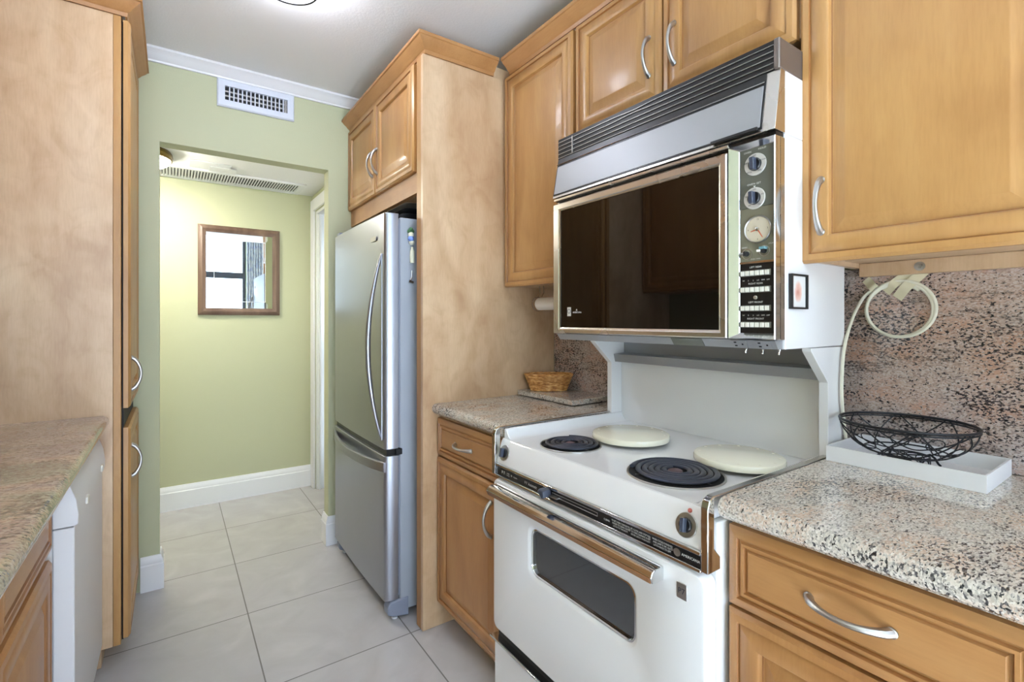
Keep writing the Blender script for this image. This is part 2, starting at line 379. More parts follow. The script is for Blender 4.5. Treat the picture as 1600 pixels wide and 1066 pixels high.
# ================================================================== SETTING
XW = 1.536; YB = -2.40; YK = -.50; YF = 2.84; ZC = 2.53
struct(finish('floor', B((-2.4, 2.7, -2.5, 4.05, -.06, 0)), 'tile', smooth=False))
struct(finish('ceiling', B((-.92, 1.65, YK, YF+.09, ZC, ZC+.06)), 'ceil', smooth=False))
struct(finish('ceiling_living', B((-2.4, 2.7, YB-.1, YK, 2.98, 3.04), (-.92, 1.65, YK-.1, YK-.0005, ZC, 2.98), (-2.4, -.92, YK-.1, YK, 0, 2.98), (1.65, 2.7, YK-.1, YK, 0, 2.98)), 'ceil', smooth=False))
struct(finish('ceiling_hall', B((-1.6, .885, YF+.0901, 4.05, 2.215, 2.27)), 'ceil', smooth=False))
struct(finish('wall_right', B((XW, XW+.1, YK, YF, 0, ZC)), 'wall', smooth=False))
struct(finish('wall_left', B((-.92, -.80, YK, YF, 0, ZC)), 'wall', smooth=False))
struct(finish('wall_far', B((-1.6, -.048, YF, YF+.09, 0, ZC), (.722, 1.64, YF, YF+.09, 0, ZC), (-.048, .722, YF, YF+.09, 2.108, ZC)), 'wall', smooth=False))
WX0, WX1, WZ0, WZ1 = -1.05, 1.13, .10, 2.90
struct(finish('wall_back', B((-2.4, WX0, YB-.1, YB, 0, 2.98), (WX1, 2.7, YB-.1, YB, 0, 2.98), (WX0, WX1, YB-.1, YB, 0, WZ0), (WX0, WX1, YB-.1, YB, WZ1, 2.98), (-2.5, -2.4, YB-.1, YK, 0, 3.04), (2.7, 2.8, YB-.1, YK, 0, 3.04)), 'wall', smooth=False))
struct(finish('wall_hall', B((-1.6, .985, 3.95, 4.05, 0, 2.215)), 'wall', smooth=False))
struct(finish('wall_hall_right', B((.885, .985, YF+.0901, 3.0, 0, 2.215), (.885, .985, 3.0, 3.84, 2.08, 2.215), (.885, .985, 3.84, 3.95, 0, 2.215)), 'wall', smooth=False))
struct(finish('wall_hall_left', B((-1.7, -1.6, YF, 4.05, 0, 2.215)), 'wall', smooth=False))
# window behind the camera
bm = bmesh.new()
for (a, b, c, d) in ((WX0, WX1, WZ0, WZ0+.05), (WX0, WX1, WZ1-.05, WZ1), (WX0, WX0+.05, WZ0+.05, WZ1-.05), (WX1-.05, WX1, WZ0+.05, WZ1-.05), (WX0+.05, WX1-.05, 2.04, 2.15), (.02, .08, WZ0+.05, 2.04), (.02, .08, 2.15, WZ1-.05), (-.60, -.54, WZ0+.05, 2.04), (-.60, -.54, 2.15, WZ1-.05)):
    box(bm, a, b, YB-.08, YB-.02, c, d)
M['alu'] = mat('dark_aluminium_window_frame', (62, 64, 70), .4, metal=.3)
struct(finish('window_1', bm, 'alu', smooth=False, bevel=.003))
# mouldings
bm = bmesh.new()
sweep(bm, [(0, 2.474), (.012, 2.474), (.014, 2.482), (.02, 2.486), (.034, 2.503), (.044, 2.512), (.05, 2.516), (.055, 2.519), (.055, 2.5295), (0, 2.5295)], [(-.15, YF-.0005), (1.20, YF-.0005)])
struct(finish('trim_1', bm, 'trim'))
BASE = [(0, 0.0005), (.017, 0.0005), (.017, .118), (.013, .124), (.014, .136), (.009, .148), (.006, .160), (0, .160)]
def baseb(name, path): struct(finish(name, sweep(bmesh.new(), BASE, path), 'trim'))
baseb('baseboard_far_left', [(-.12, YF-.0005), (-.0475, YF-.0005), (-.0475, YF+.09)])
baseb('baseboard_far_right', [(.7215, YF+.09), (.7215, YF-.0005), (.80, YF-.0005)])
baseb('baseboard_hall', [(-1.59, 3.9495), (.884, 3.9495)])
# hall doorway on the right: casing, jamb and leaf
struct(finish('trim_2', B((.866, .8845, 3.845, 3.93, 0.0005, 2.17), (.866, .8845, 2.95, 3.845, 2.085, 2.17), (.872, .8845, 3.932, 3.9495, .161, 2.17)), 'trim', bevel=.004))
struct(finish('trim_3', B((.886, .984, 3.818, 3.8395, 0.0005, 2.079), (.886, .984, 3.001, 3.818, 2.058, 2.079), (.90, .915, 3.80, 3.8175, 0.0005, 2.057)), 'trim', bevel=.002))
struct(finish('door_1', raised_door(FR(.965), 3.02, 3.795, .01, 2.05, t=.035, frame=.11), ['trim', 'trim']))

# ================================================================== CABINETS ON THE RIGHT
def door_part(name, f, u0, u1, v0, v1, parent, drawer=False, handle=None, m='maple', bow=.03):
    d = finish(name, raised_door(f, u0, u1, v0, v1, drawer=drawer), [m, 'glaze'], parent)
    if handle: pull('handle', f, handle[0], handle[1], d, base=.0215, bow=bow)
    return d
# --- refrigerator surround
XF = .848
s = thing('refrigerator_cabinet', 'tall maple cabinet surround with two small doors above the refrigerator', 'cabinet', (1.18, 2.33, 0))
finish('side_panel', B((.833, XW-.013, 1.825, 1.845, .001, 2.344)), 'panel_maple', s, bevel=.001)
finish('edge_stile', B((.833, XF, 1.8455, 1.885, .001, 2.344)), 'maple', s, bevel=.001)
finish('cabinet_box', B((XF+.022, XW-.01, 1.8455, YF-.002, 1.80, 2.405)), 'panel_maple', s)
finish('face_frame', B((XF, XF+.0215, 1.8855, YF-.002, 1.80, 2.344)), 'maple_y', s, bevel=.001)
f = FR(XF)
door_part('door', f, 1.915, 2.374, 1.888, 2.340, s, handle=((2.345, 1.985), (2.345, 2.105)))
door_part('door', f, 2.379, 2.832, 1.888, 2.340, s, handle=((2.410, 1.985), (2.410, 2.105)))
bm = bmesh.new(); sweep(bm, CROWN, [(.846, YF-.002), (.846, 1.8245), (1.17, 1.8245)]); finish('crown', bm, 'maple_y', s)
# --- narrow wall cabinet
XU = 1.232
s = thing('wall_cabinet', 'narrow tall maple wall cabinet between the refrigerator panel and the eye-level oven', 'cabinet', (1.38, 1.58, 1.40), 'maple wall cabinets on the right')
finish('cabinet_box', B((XU, XW-.002, 1.347, 1.8235, 1.415, 2.345)), 'panel_maple', s, bevel=.001)
door_part('door', FR(XU), 1.350, 1.796, 1.408, 2.338, s)
# --- cabinet above the oven
s = thing('wall_cabinet', 'short maple wall cabinet with two handled doors above the eye-level oven', 'cabinet', (1.38, .95, 1.93), 'maple wall cabinets on the right')
finish('cabinet_box', B((XU, XW-.002, .5565, 1.3455, 1.935, 2.345)), 'panel_maple', s, bevel=.001)
door_part('door', FR(XU), .951, 1.334, 1.930, 2.338, s, handle=((.995, 2.018), (.995, 2.135)))
door_part('door', FR(XU), .563, .946, 1.930, 2.338, s, handle=((.903, 2.018), (.903, 2.135)))
# --- cabinet over the right counter
s = thing('wall_cabinet', 'large maple wall cabinet hanging over the right counter and the cord loop', 'cabinet', (1.38, .05, 1.40), 'maple wall cabinets on the right')
finish('cabinet_box', B((XU, XW-.002, -.45, -.4305, 1.400, 2.345), (XU, XW-.002, .5365, .5555, 1.400, 2.345), (XU, XU+.02, -.4305, .5365, 1.400, 2.345), (XU+.02, XW-.002, -.4305, .5365, 1.412, 2.345), (XW-.032, XW-.0135, -.4305, .5365, 1.376, 1.4115)), 'panel_maple', s, bevel=.001)
door_part('door', FR(XU), .108, .553, 1.394, 2.338, s, handle=((.507, 1.462), (.507, 1.580)))
door_part('door', FR(XU), -.44, .103, 1.394, 2.338, s)
bm = bmesh.new(); lathe(bm, [(.011, 0), (.011, .002), (.006, .0025), (.006, .006), (.002, .0065), (.002, .004), (0, .004)], (XW-.0322, .408, 1.394), (-1, 0, 0), 20)
finish('hanging_screw', bm, 'nickel', s)
bm = bmesh.new(); sweep(bm, CROWN, [(XU-.004, 1.7715), (XU-.004, -.45)])
for x in (0,): pass
tag(finish('crown_molding', bm, 'maple_y', loc=V3((1.2, .6, 2.34))), 'long stained maple crown molding along the tops of the right wall cabinets', 'molding')

# --- base cabinets
XB = .912
s = thing('base_cabinet', 'narrow maple base cabinet with one drawer and door left of the range', 'cabinet', (1.2, 1.57, 0), 'maple base cabinets on the right')
finish('cabinet_box', B((XB, XW-.013, 1.313, 1.8235, .10, .876), (.975, XW-.013, 1.313, 1.8235, .001, .10)), 'panel_maple', s, bevel=.001)
door_part('drawer', FR(XB), 1.330, 1.818, .712, .862, s, drawer=True, handle=((1.535, .786), (1.655, .786)), m='maple_y')
door_part('door', FR(XB), 1.330, 1.818, .108, .705, s, handle=((1.402, .525), (1.402, .640)), m='maple_base')
s = thing('base_cabinet', 'maple base cabinet with wide handled drawer under the right granite counter', 'cabinet', (1.2, .05, 0), 'maple base cabinets on the right')
finish('cabinet_box', B((XB, XW-.013, -.45, .5425, .10, .876), (.975, XW-.013, -.45, .5425, .001, .10)), 'panel_maple', s, bevel=.001)
door_part('drawer', FR(XB), .112, .541, .708, .862, s, drawer=True, handle=((.275, .789), (.392, .789)), m='maple_y', bow=.034)
door_part('door', FR(XB), .112, .541, .108, .701, s, m='maple_base')
door_part('drawer', FR(XB), -.44, .107, .708, .862, s, drawer=True, m='maple_y')
door_part('door', FR(XB), -.44, .107, .108, .701, s, m='maple_base')
# --- counters and splashes
def counter_mesh(bm, xf, xb, y0, y1, nose=True):
    r = .019; z0, z1 = .878, .920
    poly = [(xb, z0), (xf+.014, z0), (xf+.014, z0+.003)]
    for i in range(9):
        a = -PI/2+PI*i/8*.98; poly.append((xf+.0165-.0165*math.cos(a), .899+.0195*math.sin(a)))
    poly += [(xf+.03, z1), (xb, z1)]
    return prism(bm, poly, 'y', y0, y1)
tag(finish('countertop', counter_mesh(bmesh.new(), .862, XW-.013, -.45, .5425), 'granite', loc=V3((1.2, .05, .9))), 'speckled beige granite countertop right of the range, under the white tray', 'countertop', 'granite counters of the right run')
tag(finish('countertop', counter_mesh(bmesh.new(), .874, XW-.013, 1.313, 1.8245), 'granite', loc=V3((1.2, 1.57, .9))), 'short speckled granite countertop between the range and the maple panel', 'countertop', 'granite counters of the right run')
tag(finish('backsplash', B((XW-.0125, XW-.0005, -.45, .62, .9205, 1.3995)), 'granite_splash', loc=V3((XW, .05, .92)), bevel=.001), 'pink granite backsplash slab behind the wire basket and taped cord', 'backsplash', 'granite wall slabs')
tag(finish('backsplash', B((XW-.0125, XW-.0005, 1.25, 1.8245, .9205, 1.40)), 'granite_splash', loc=V3((XW, 1.57, .92)), bevel=.001), 'brown-pink granite backsplash slab behind the wicker basket', 'backsplash', 'granite wall slabs')

# ================================================================== LEFT RUN
XP = -.152
s = thing('pantry_cabinet', 'tall maple pantry cabinet with plain side panel at the left edge', 'cabinet', (-.45, 2.55, 0))
finish('side_panel', B((-.7995, -.1745, 2.265, 2.283, .083, 2.366)), 'panel_maple', s, bevel=.001)
finish('edge_stile', B((-.174, XP, 2.265, 2.320, .083, 2.405)), 'maple', s, bevel=.0015)
finish('cabinet_box', B((-.7995, XP-.001, 2.3205, YF-.002, .083, 2.405), (-.7995, -.21, 2.30, YF-.002, .001, .083)), 'panel_maple', s)
f = FL(XP+.006)
door_part('door', f, 2.276, 2.800, .098, .868, s, handle=((2.345, .672), (2.345, .790)), bow=.028)
door_part('door', f, 2.276, 2.800, .940, 2.362, s, handle=((2.345, 1.0), (2.345, 1.12)), bow=.028)
finish('gap_shade', B((XP, XP+.0055, 2.300, YF-.002, .083, 2.366)), 'dark', s)  # near-black sheet paints the shade in the gaps around the pantry doors
bm = bmesh.new(); sweep(bm, [(a_, z_+.022) for a_, z_ in CROWN], [(-.7995, 2.2645), (XP+.012, 2.2645), (XP+.012, YF-.002)]); finish('crown', bm, 'maple_y', s)
# left counter, its front nose faces +x
def mirror_counter(xf, xb, y0, y1):
    bm = counter_mesh(bmesh.new(), -xf, -xb, y0, y1)
    for v in bm.verts: v.co.x = -v.co.x
    return bm
tag(finish('countertop', mirror_counter(-.185, -.7995, .05, 2.2635), 'granite_left', loc=V3((-.5, 1.2, .9))), 'streaked brown and green granite countertop above the dishwasher', 'countertop')
s = thing('base_cabinet', 'maple base cabinet left of the dishwasher at the bottom left corner', 'cabinet', (-.5, 1.4, 0))
XBL = -.262
finish('cabinet_box', B((-.7995, XBL, .05, 1.6445, .10, .876), (-.7995, -.32, .05, 1.6445, .001, .10)), 'panel_maple', s, bevel=.001)
f = FL(XBL)
door_part('drawer', f, 1.178, 1.632, .695, .862, s, drawer=True, m='maple_y'); door_part('door', f, 1.178, 1.632, .108, .672, s, m='maple_base')
door_part('drawer', f, .715, 1.170, .695, .862, s, drawer=True, m='maple_y'); door_part('door', f, .715, 1.170, .108, .672, s, m='maple_base')
# dishwasher
s = thing('dishwasher', 'white dishwasher under the left granite counter beside the pantry', 'dishwasher', (-.5, 1.95, 0))
Y0, Y1 = 1.652, 2.2575
finish('tub', B((-.78, -.245, Y0, Y1, .10, .868)), 'white2', s)
finish('door', prism(bmesh.new(), [(-.2445, .105), (-.207, .105), (-.203, .112), (-.203, .735), (-.2445, .735)], 'y', Y0, Y1), 'white2', s, bevel=.003)
finish('control_panel', prism(bmesh.new(), [(-.2445, .738), (-.203, .738), (-.196, .742), (-.195, .765), (-.200, .805), (-.212, .842), (-.2445, .866)], 'y', Y0, Y1), 'white2', s, bevel=.002)
for y in (1.78, 2.13): finish('button', plate(bmesh.new(), FL(-.1965), y, y+.03, .752, .772, .004, .006, .001), 'ivory', s)
finish('toe_plate', B((-.30, -.285, Y0, Y1, .001, .10)), 'white2', s)
# wall cabinet over the left counter (mirrored in the black oven glass)
s = thing('wall_cabinet', 'maple wall cabinet over the left counter, seen mirrored in the black oven glass', 'cabinet', (-.65, 1.6, 1.45))
finish('cabinet_box', B((-.7995, -.512, .80, 2.2635, 1.45, 2.405)), 'panel_maple', s, bevel=.001)
f = FL(-.5115)
for (a, b, hy) in ((1.535, 2.255, 1.575), (.81, 1.525, 1.485)):
    door_part('door', f, a, b, 1.455, 2.36, s, handle=((hy, 1.52), (hy, 1.64)), bow=.016)

# ================================================================== REFRIGERATOR
s = thing('refrigerator', 'stainless steel bottom-freezer refrigerator with bowed handles', 'refrigerator', (1.1, 2.34, 0))
Y0, Y1 = 1.957, 2.722
finish('body', B((.792, 1.50, Y0+.004, Y1-.004, .032, 1.698)), 'fridge_side', s, bevel=.004)
def fr_door(z0, z1, name, ztl=0):
    poly = [(.783, Y0), (.768, Y0)]
    for i in range(1, 9):
        a = PI/2*i/8; poly.append((.768-.043*math.sin(a), Y0+.018*(1-math.cos(a))))
    n = 12
    for i in range(1, n):
        t = i/n; y = Y0+.018+(Y1-Y0-.03)*t; poly.append((.725-.006*math.sin(PI*t), y))
    for i in range(0, 7):
        a = PI/2*(1-i/6); poly.append((.737-.012*math.sin(a), Y1-.012*(math.cos(a)*-1+1)))
    poly += [(.783, Y1)]
    return finish(name, prism(bmesh.new(), poly, 'z', z0, z1), 'steel', s, bevel=.002)
up = fr_door(.722, 1.712, 'refrigerator_door'); lo = fr_door(.088, .694, 'freezer_door')
finish('gasket', B((.7835, .7915, Y0+.008, Y1-.008, .10, .69), (.7835, .7915, Y0+.008, Y1-.008, .726, 1.69)), 'fridge_grey', s)
finish('door_gap', B((.735, .7915, Y0+.012, Y1-.012, .6945, .7215)), 'black', s)
# vertical bow handle
bm = bmesh.new(); n = 24; pts = []; rs = []
for i in range(n+1):
    t = i/n; z = .762+(1.540-.762)*t; pts.append((.719-.060*math.sin(PI*t)**.85, 1.979, z)); rs.append(.0055+.006*math.sin(PI*t))
tube(bm, pts, rs, 12); finish('handle', bm, 'steel', up)
tubebm = bmesh.new(); tube(tubebm, [(.717, 1.974, .77+.76*i/10) for i in range(11)], .004, 8); finish('handle_back_strip', tubebm, 'steel', up)
# horizontal bow handle: a band bulging out and dipping
bm = bmesh.new(); n = 24; R0, R1 = [], []
for i in range(n+1):
    t = i/n; y = 1.966+(2.712-1.966)*t; d = math.sin(PI*t)**.8
    x = .7215-.048*d; zt = .668-.004*d; zb = zt-.040-.0*d
    R0.append([bm.verts.new(p) for p in ((x, y, zt), (x, y, zb), (x+.010, y, zb-.002), (x+.012, y, zt+.002))])
for i in range(n):
    a, b = R0[i], R0[i+1]
    for k in range(4): bm.faces.new((a[k], a[(k+1) % 4], b[(k+1) % 4], b[k]))
bm.faces.new(R0[0]); bm.faces.new(R0[-1][::-1])
finish('handle', bm, 'steel', lo, bevel=.002)
fb = FR(.7195)
finish('badge', plate(bmesh.new(), fb, 2.052, 2.118, 1.604, 1.624, .002, .002, .0005), 'nickel', up)
for (y0, y1) in ((Y0, Y0+.05), (Y1-.05, Y1)):
    finish('foot', prism(bmesh.new(), [(.83, .005), (.76, .018), (.738, .03), (.736, .060), (.748, .082), (.80, .086), (.83, .086)], 'y', y0, y1), 'fridge_grey', s, bevel=.006)
    bm = bmesh.new(); lathe(bm, [(.013, 0), (.013, .006), (.0, .006)], (.775, (y0+y1)/2, .0006), (0, 0, 1), 16); finish('leveling_pad', bm, 'white2', s)
finish('hinge_cover', prism(bmesh.new(), [(.735, 2.66), (.86, 2.64), (.86, 2.715), (.735, 2.715)], 'z', 1.7125, 1.732), 'fridge_grey', s, bevel=.004)
finish('middle_hinge', B((.772, .799, Y0-.004, Y0+.02, .696, .721)), 'dark', s, bevel=.003)
# trays lying on the refrigerator
zz = 1.6985
for i, (nm, dx) in enumerate((('undermost tray of the dark stack lying on the refrigerator', 0), ('middle tray of the dark stack lying on the refrigerator', .006), ('topmost tray of the dark stack lying on the refrigerator', .012))):
    t = tag(finish('baking_tray', loops(bmesh.new(), F((0, 0, zz), (1, 0, 0), (0, 1, 0), (0, 0, 1)), [(.83+dx, 1.20, 1.985, 2.42, .03, 0), (.815+dx, 1.215, 1.97, 2.435, .03, .02), (.811+dx, 1.219, 1.966, 2.439, .03, .0215), (.813+dx, 1.217, 1.968, 2.437, .03, .0235), (.82+dx, 1.21, 1.975, 2.43, .03, .0225), (.833+dx, 1.197, 1.988, 2.417, .03, .002)]), 'black' if i < 2 else 'nickel', loc=V3((1.0, 2.2, zz))), nm, 'tray', 'trays on the refrigerator')
    zz += .0238
# magnets on the refrigerator flank
ym = Y0+.0035
def blob(bm, c, r, sc=(1, 1, 1), mi=0, seg=14):
    lathe(bm, [(r*math.sin(PI*i/8)*1.0, -r*math.cos(PI*i/8)*sc[2]) for i in range(9)], c, (0, 0, 1), seg, mi)
s = thing('fridge_magnet', 'colourful flower figurine magnet high on the refrigerator side', 'magnet', (.836, ym-.012, 1.59), 'magnets on the refrigerator flank')
M['mg_green'] = mat('green_glaze', (70, 112, 72), .3); M['mg_blue'] = mat('blue_glaze', (120, 148, 214), .3); M['mg_white'] = mat('cream_glaze', (232, 230, 206), .35)
bm = bmesh.new(); [blob(bm, (.836+dx, ym-.0105, 1.640+dz), .009) for dx, dz in ((-.008, 0), (.006, .002), (0, .010), (-.001, -.004))]; finish('leaf_cluster', bm, 'mg_green', s)
bm = bmesh.new(); blob(bm, (.834, ym-.0135, 1.626), .0125); blob(bm, (.838, ym-.0125, 1.594), .012); finish('blossom', bm, 'mg_white', s)
bm = bmesh.new(); blob(bm, (.834, ym-.0145, 1.609), .0135); finish('blue_blossom', bm, 'mg_blue', s)
bm = bmesh.new(); lathe(bm, [(.0, 0), (.0095, .002), (.0105, .03), (.0095, .052), (.005, .062), (.005, .070), (0, .071)], (.841, ym-.011, 1.505), (0, 0, 1), 18)
tag(finish('fridge_magnet', bm, 'mg_white', loc=V3((.841, ym, 1.505))), 'white bottle-shaped magnet below the flower magnet on the refrigerator', 'magnet', 'magnets on the refrigerator flank')
bm = bmesh.new(); tube(bm, [(.842, ym-.006, 1.475), (.840, ym-.008, 1.445), (.832, ym-.010, 1.432)], [.003, .004, .005], 8); tube(bm, [(.826, ym-.009, 1.428), (.846, ym-.009, 1.424)], .006, 8)
tag(finish('fridge_magnet', bm, 'chrome', loc=V3((.84, ym, 1.43))), 'small silver magnet lowest on the refrigerator side', 'magnet', 'magnets on the refrigerator flank')

# ================================================================== RANGE
RY0, RY1 = .5475, 1.3095; RYC = (RY0+RY1)/2
s = thing('kitchen_range', 'white electric kitchen range with coil burners and chrome-trimmed oven door', 'stove', (1.2, RYC, 0))
finish('body', B((.874, 1.44, RY0+.004, RY1-.004, .02, .865)), 'white', s, bevel=.003)
# cooktop: tray with raised side lips
ZT = .886
poly = [(RY0+.0165, .866), (RY1-.0165, .866), (RY1-.0165, .914), (RY1-.020, .9165), (RY1-.028, .914), (RY1-.034, .902), (RY1-.046, .890), (RY1-.060, ZT)]
poly += [(y, z) for y, z in reversed([(RY0+.0165, .914), (RY0+.020, .9165), (RY0+.028, .914), (RY0+.034, .902), (RY0+.046, .890), (RY0+.060, ZT)])]
finish('cooktop', prism(bmesh.new(), poly, 'x', .872, 1.405), 'white', s, bevel=.002)
finish('control_front', prism(bmesh.new(), [(.874, .795), (.8445, .812), (.8445, .818), (.8625, .880), (.868, .8855), (.8715, .886), (.8715, .866), (.874, .866)], 'y', RY0+.017, RY1-.017), 'white', s)
poly = [(.836, .775), (.836, .900), (.842, .915), (.856, .921), (1.40, .921), (1.40, .916), (.858, .916), (.858, .82), (.878, .80), (.878, .775)]
for (y0, y1) in ((RY0-.0005, RY0+.0155), (RY1-.0155, RY1+.0005)):
    finish('chrome_side_trim', prism(bmesh.new(), poly, 'y', y0, y1), 'chrome', s, bevel=.002)
finish('chrome_strip', B((.838, .8735, RY0+.017, RY1-.017, .8035, .8115), (.838, .8735, RY0+.017, RY1-.017, .770, .7775)), 'chrome', s, bevel=.0015)
st = finish('black_strip', B((.8415, .8735, RY0+.017, RY1-.017, .778, .803)), 'black', s)
fs = FR(.8414)
join_text([('P·7', .014, 1.252, .790, 1), ('OVEN', .005, 1.226, .793, 1), ('CYCLE', .005, 1.226, .787, 1), ('CLEAN', .006, 1.188, .790, 1), ('P·7  Automatic', .012, 1.112, .790, .8), ('CLEAN', .006, .815, .790, 1),
           ('TO SET OVEN: TURN BOTH', .0055, .772, .796, .8), ('KNOBS TO CLEAN. SLIDE', .0055, .772, .790, .8), ('LATCH TO THE RIGHT', .0055, .772, .784, .8),
           ('SET CLOCK AND STOP DIAL', .0055, .714, .796, .8), ('TO TIME CLEANING ENDS', .0055, .714, .790, .8), ('DOOR LOCKS WHEN HOT', .0055, .714, .784, .8),
           ('WHEN CYCLE IS FINISHED', .0055, .656, .796, .8), ('AND LAMP IS OFF, SLIDE', .0055, .656, .790, .8), ('LATCH BACK TO LEFT', .0055, .656, .784, .8), ('AMERICANA', .0075, .588, .790, 1)], fs, st)
for y in (1.208, .745, .690, .632):
    bm = bmesh.new(); lathe(bm, [(.003, 0), (.003, .0006), (0, .0006)], fs(y, .791, .0), fs.N, 12); finish('printed_dot', bm, 'nickel', st)
bm = bmesh.new(); lathe(bm, [(.008, 0), (.008, .0008), (.0065, .0012), (0, .0012)], fs(.620, .790, 0), fs.N, 20); finish('medallion', bm, 'nickel', st)
bm = bmesh.new()
tube(bm, [fs(1.015, .797, .001), fs(.845, .797, .001), fs(.845, .789, .001), fs(1.015, .789, .001)], .0009, 6, closed=True); finish('latch_slot', bm, 'nickel', st)
bm = bmesh.new(); prism(bm, [(1.028, .781), (1.046, .797), (1.040, .806), (1.020, .803), (1.018, .786)], 'x', .812, .8405); finish('latch_knob', bm, 'knob', st, bevel=.003)
finish('latch_lever', B((.829, .8405, .985, 1.016, .7885, .7915)), 'nickel', st)
# burner knobs on the sloping front
sl = V3((.8625-.8445, 0, .880-.818)).normalized(); nn = V3((-sl.z, 0, sl.x))
def knob(parent, f, u, v, r, ring='nickel', inner='black', grip='knob', nm='knob', ang=.12, thick=.010):
    bm = bmesh.new(); lathe(bm, [(r, 0), (r, .002), (r*.96, .003), (r*.6, .003), (r*.6, .001)], f(u, v, 0), f.N, 36)
    k = finish(nm, bm, ring, parent)
    bm = bmesh.new(); lathe(bm, [(r*.6, .0005), (r*.58, .006), (r*.5, .008), (0, .008)], f(u, v, 0), f.N, 30); finish('knob_dial', bm, inner, k)
    bm = bmesh.new(); c, s_ = math.cos(ang), math.sin(ang); g = F(f(u, v, 0), f.U*c+f.V*s_, f.V*c-f.U*s_, f.N)
    plate(bm, g, -r*.21, r*.21, -r*.56, r*.56, r*.08, .008+thick, .0015); finish('knob_grip', bm, grip, k)
    return k
fk = F((.8445, 0, .818), (0, 1, 0), sl, nn)
knob(s, fk, .606, .030, .0245, ang=-.12); knob(s, fk, 1.262, .030, .0245, ang=-.12)
bm = bmesh.new(); lathe(bm, [(.0045, 0), (.0045, .002), (.003, .003), (0, .003)], fk(.603, .060, 0), nn, 16); finish('indicator_lamp', bm, 'label_pink', s)
# burners
ft = F((0, 0, ZT), (1, 0, 0), (0, 1, 0), (0, 0, 1))
def burner(x, y, R, turns):
    bm = bmesh.new(); lathe(bm, [(R, .0002), (R, .003), (R*.985, .0042), (R*.955, .002), (R*.955, .0015)], ft(x, y, 0), (0, 0, 1), 48)
    p = finish('drip_ring', bm, 'nickel', s)
    bm = bmesh.new(); lathe(bm, [(R*.955, .0012), (R*.7, .0008), (0, .0008)], ft(x, y, 0), (0, 0, 1), 48); finish('drip_pan', bm, 'dark', p)
    bm = bmesh.new(); pts = []; n = int(turns*30); r0 = R*.20; r1 = R*.89
    for i in range(n+1):
        t = i/n; r = r0+(r1-r0)*t; a = 2*PI*turns*t+.9; pts.append(ft(x+r*math.cos(a), y+r*math.sin(a), .0085))
    tube(bm, pts, .0062 if R < .1 else .0066, 10, flat=.62); 
    c = finish('coil', bm, 'coil', p)
    bm = bmesh.new(); lathe(bm, [(R*.15, .004), (R*.15, .0085), (R*.12, .0105), (0, .0105)], ft(x, y, 0), (0, 0, 1), 24); finish('coil_center', bm, 'cap_brown', p)
    bm = bmesh.new()
    for k in range(3):
        a = 2*PI*k/3+.5; tube(bm, [ft(x+R*.1*math.cos(a), y+R*.1*math.sin(a), .0015), ft(x+R*.86*math.cos(a), y+R*.86*math.sin(a), .0015)], .0012, 6)
    finish('coil_support', bm, 'nickel', p)
burner(.982, 1.100, .092, 4.0); burner(1.008, .748, .116, 5.2)
# rear posts, back guard and lamp strip
post = [(1.352, .887), (1.440, .887), (1.440, 1.1935), (1.262, 1.1935), (1.262, 1.186), (1.352, 1.104)]
for (y0, y1) in ((RY0+.002, RY0+.024), (RY1-.024, RY1-.002)):
    finish('side_post', prism(bmesh.new(), post, 'y', y0, y1), 'white', s, bevel=.0015)
finish('back_guard', B((1.4055, 1.44, RY0+.0245, RY1-.0245, .87, 1.106)), 'white', s, bevel=.002)
finish('lamp_strip', prism(bmesh.new(), [(1.370, 1.1065), (1.44, 1.1065), (1.44, 1.193), (1.42, 1.193), (1.42, 1.139), (1.362, 1.136)], 'y', RY0+.0245, RY1-.0245), 'steel_h', s, bevel=.001)
# oven door with a rounded window
f = FR(.872); H = .036
wy0, wy1, wz0, wz1 = .728, 1.112, .536, .672
D = (RY0+.006, RY1-.006, .292, .764)
bm = bmesh.new()
loops(bm, f, [(D[0], D[1], D[2], D[3], .022, 0), (D[0], D[1], D[2], D[3], .022, H-.008), (D[0]+.003, D[1]-.003, D[2]+.003, D[3]-.003, .02, H-.002), (D[0]+.008, D[1]-.008, D[2]+.008, D[3]-.008, .016, H),
              (wy0-.010, wy1+.010, wz0-.010, wz1+.010, .034, H), (wy0-.006, wy1+.006, wz0-.006, wz1+.006, .032, H-.002), (wy0, wy1, wz0, wz1, .028, H-.006), (wy0, wy1, wz0, wz1, .028, H-.016)], cap=False, k=8)
dr = finish('oven_door', bm, 'white', s)
bm = bmesh.new(); loops(bm, f, [(wy0+.0004, wy1-.0004, wz0+.0004, wz1-.0004, .028, H-.015), (wy0+.0004, wy1-.0004, wz0+.0004, wz1-.0004, .028, H-.007), (wy0+.004, wy1-.004, wz0+.004, wz1-.004, .025, H-.006), (wy0+.006, wy1-.006, wz0+.006, wz1-.006, .023, H-.009), (wy0+.006, wy1-.006, wz0+.006, wz1-.006, .023, H-.015)], cap=False, back=False, k=8)
finish('window_rim', bm, 'chrome', dr)
finish('window_glass', plate(bmesh.new(), f, wy0+.0065, wy1-.0065, wz0+.0065, wz1-.0065, .022, .002, 0, H-.0165), 'glass_dark', dr)
bm = bmesh.new(); prism(bm, [(.836, .722), (.836, .752), (.812, .752), (.800, .747), (.794, .738), (.800, .724)], 'y', .648, 1.278); hd = finish('handle', bm, 'chrome', dr, bevel=.002)
M['walnut_strip'] = wood('walnut_laminate', (96, 58, 26), (132, 86, 42), (158, 108, 58), 'y', figure=.2)
bm = bmesh.new(); prism(bm, [(.7935, .7375), (.7995, .7245), (.7985, .724), (.792, .737)], 'y', .652, 1.274)
finish('wood_insert', bm, 'walnut_strip', hd)
fe = FR(.8359)
em = finish('emblem', plate(bmesh.new(), fe, .592, .616, .704, .736, .002, .002, .0006), 'nickel', dr)
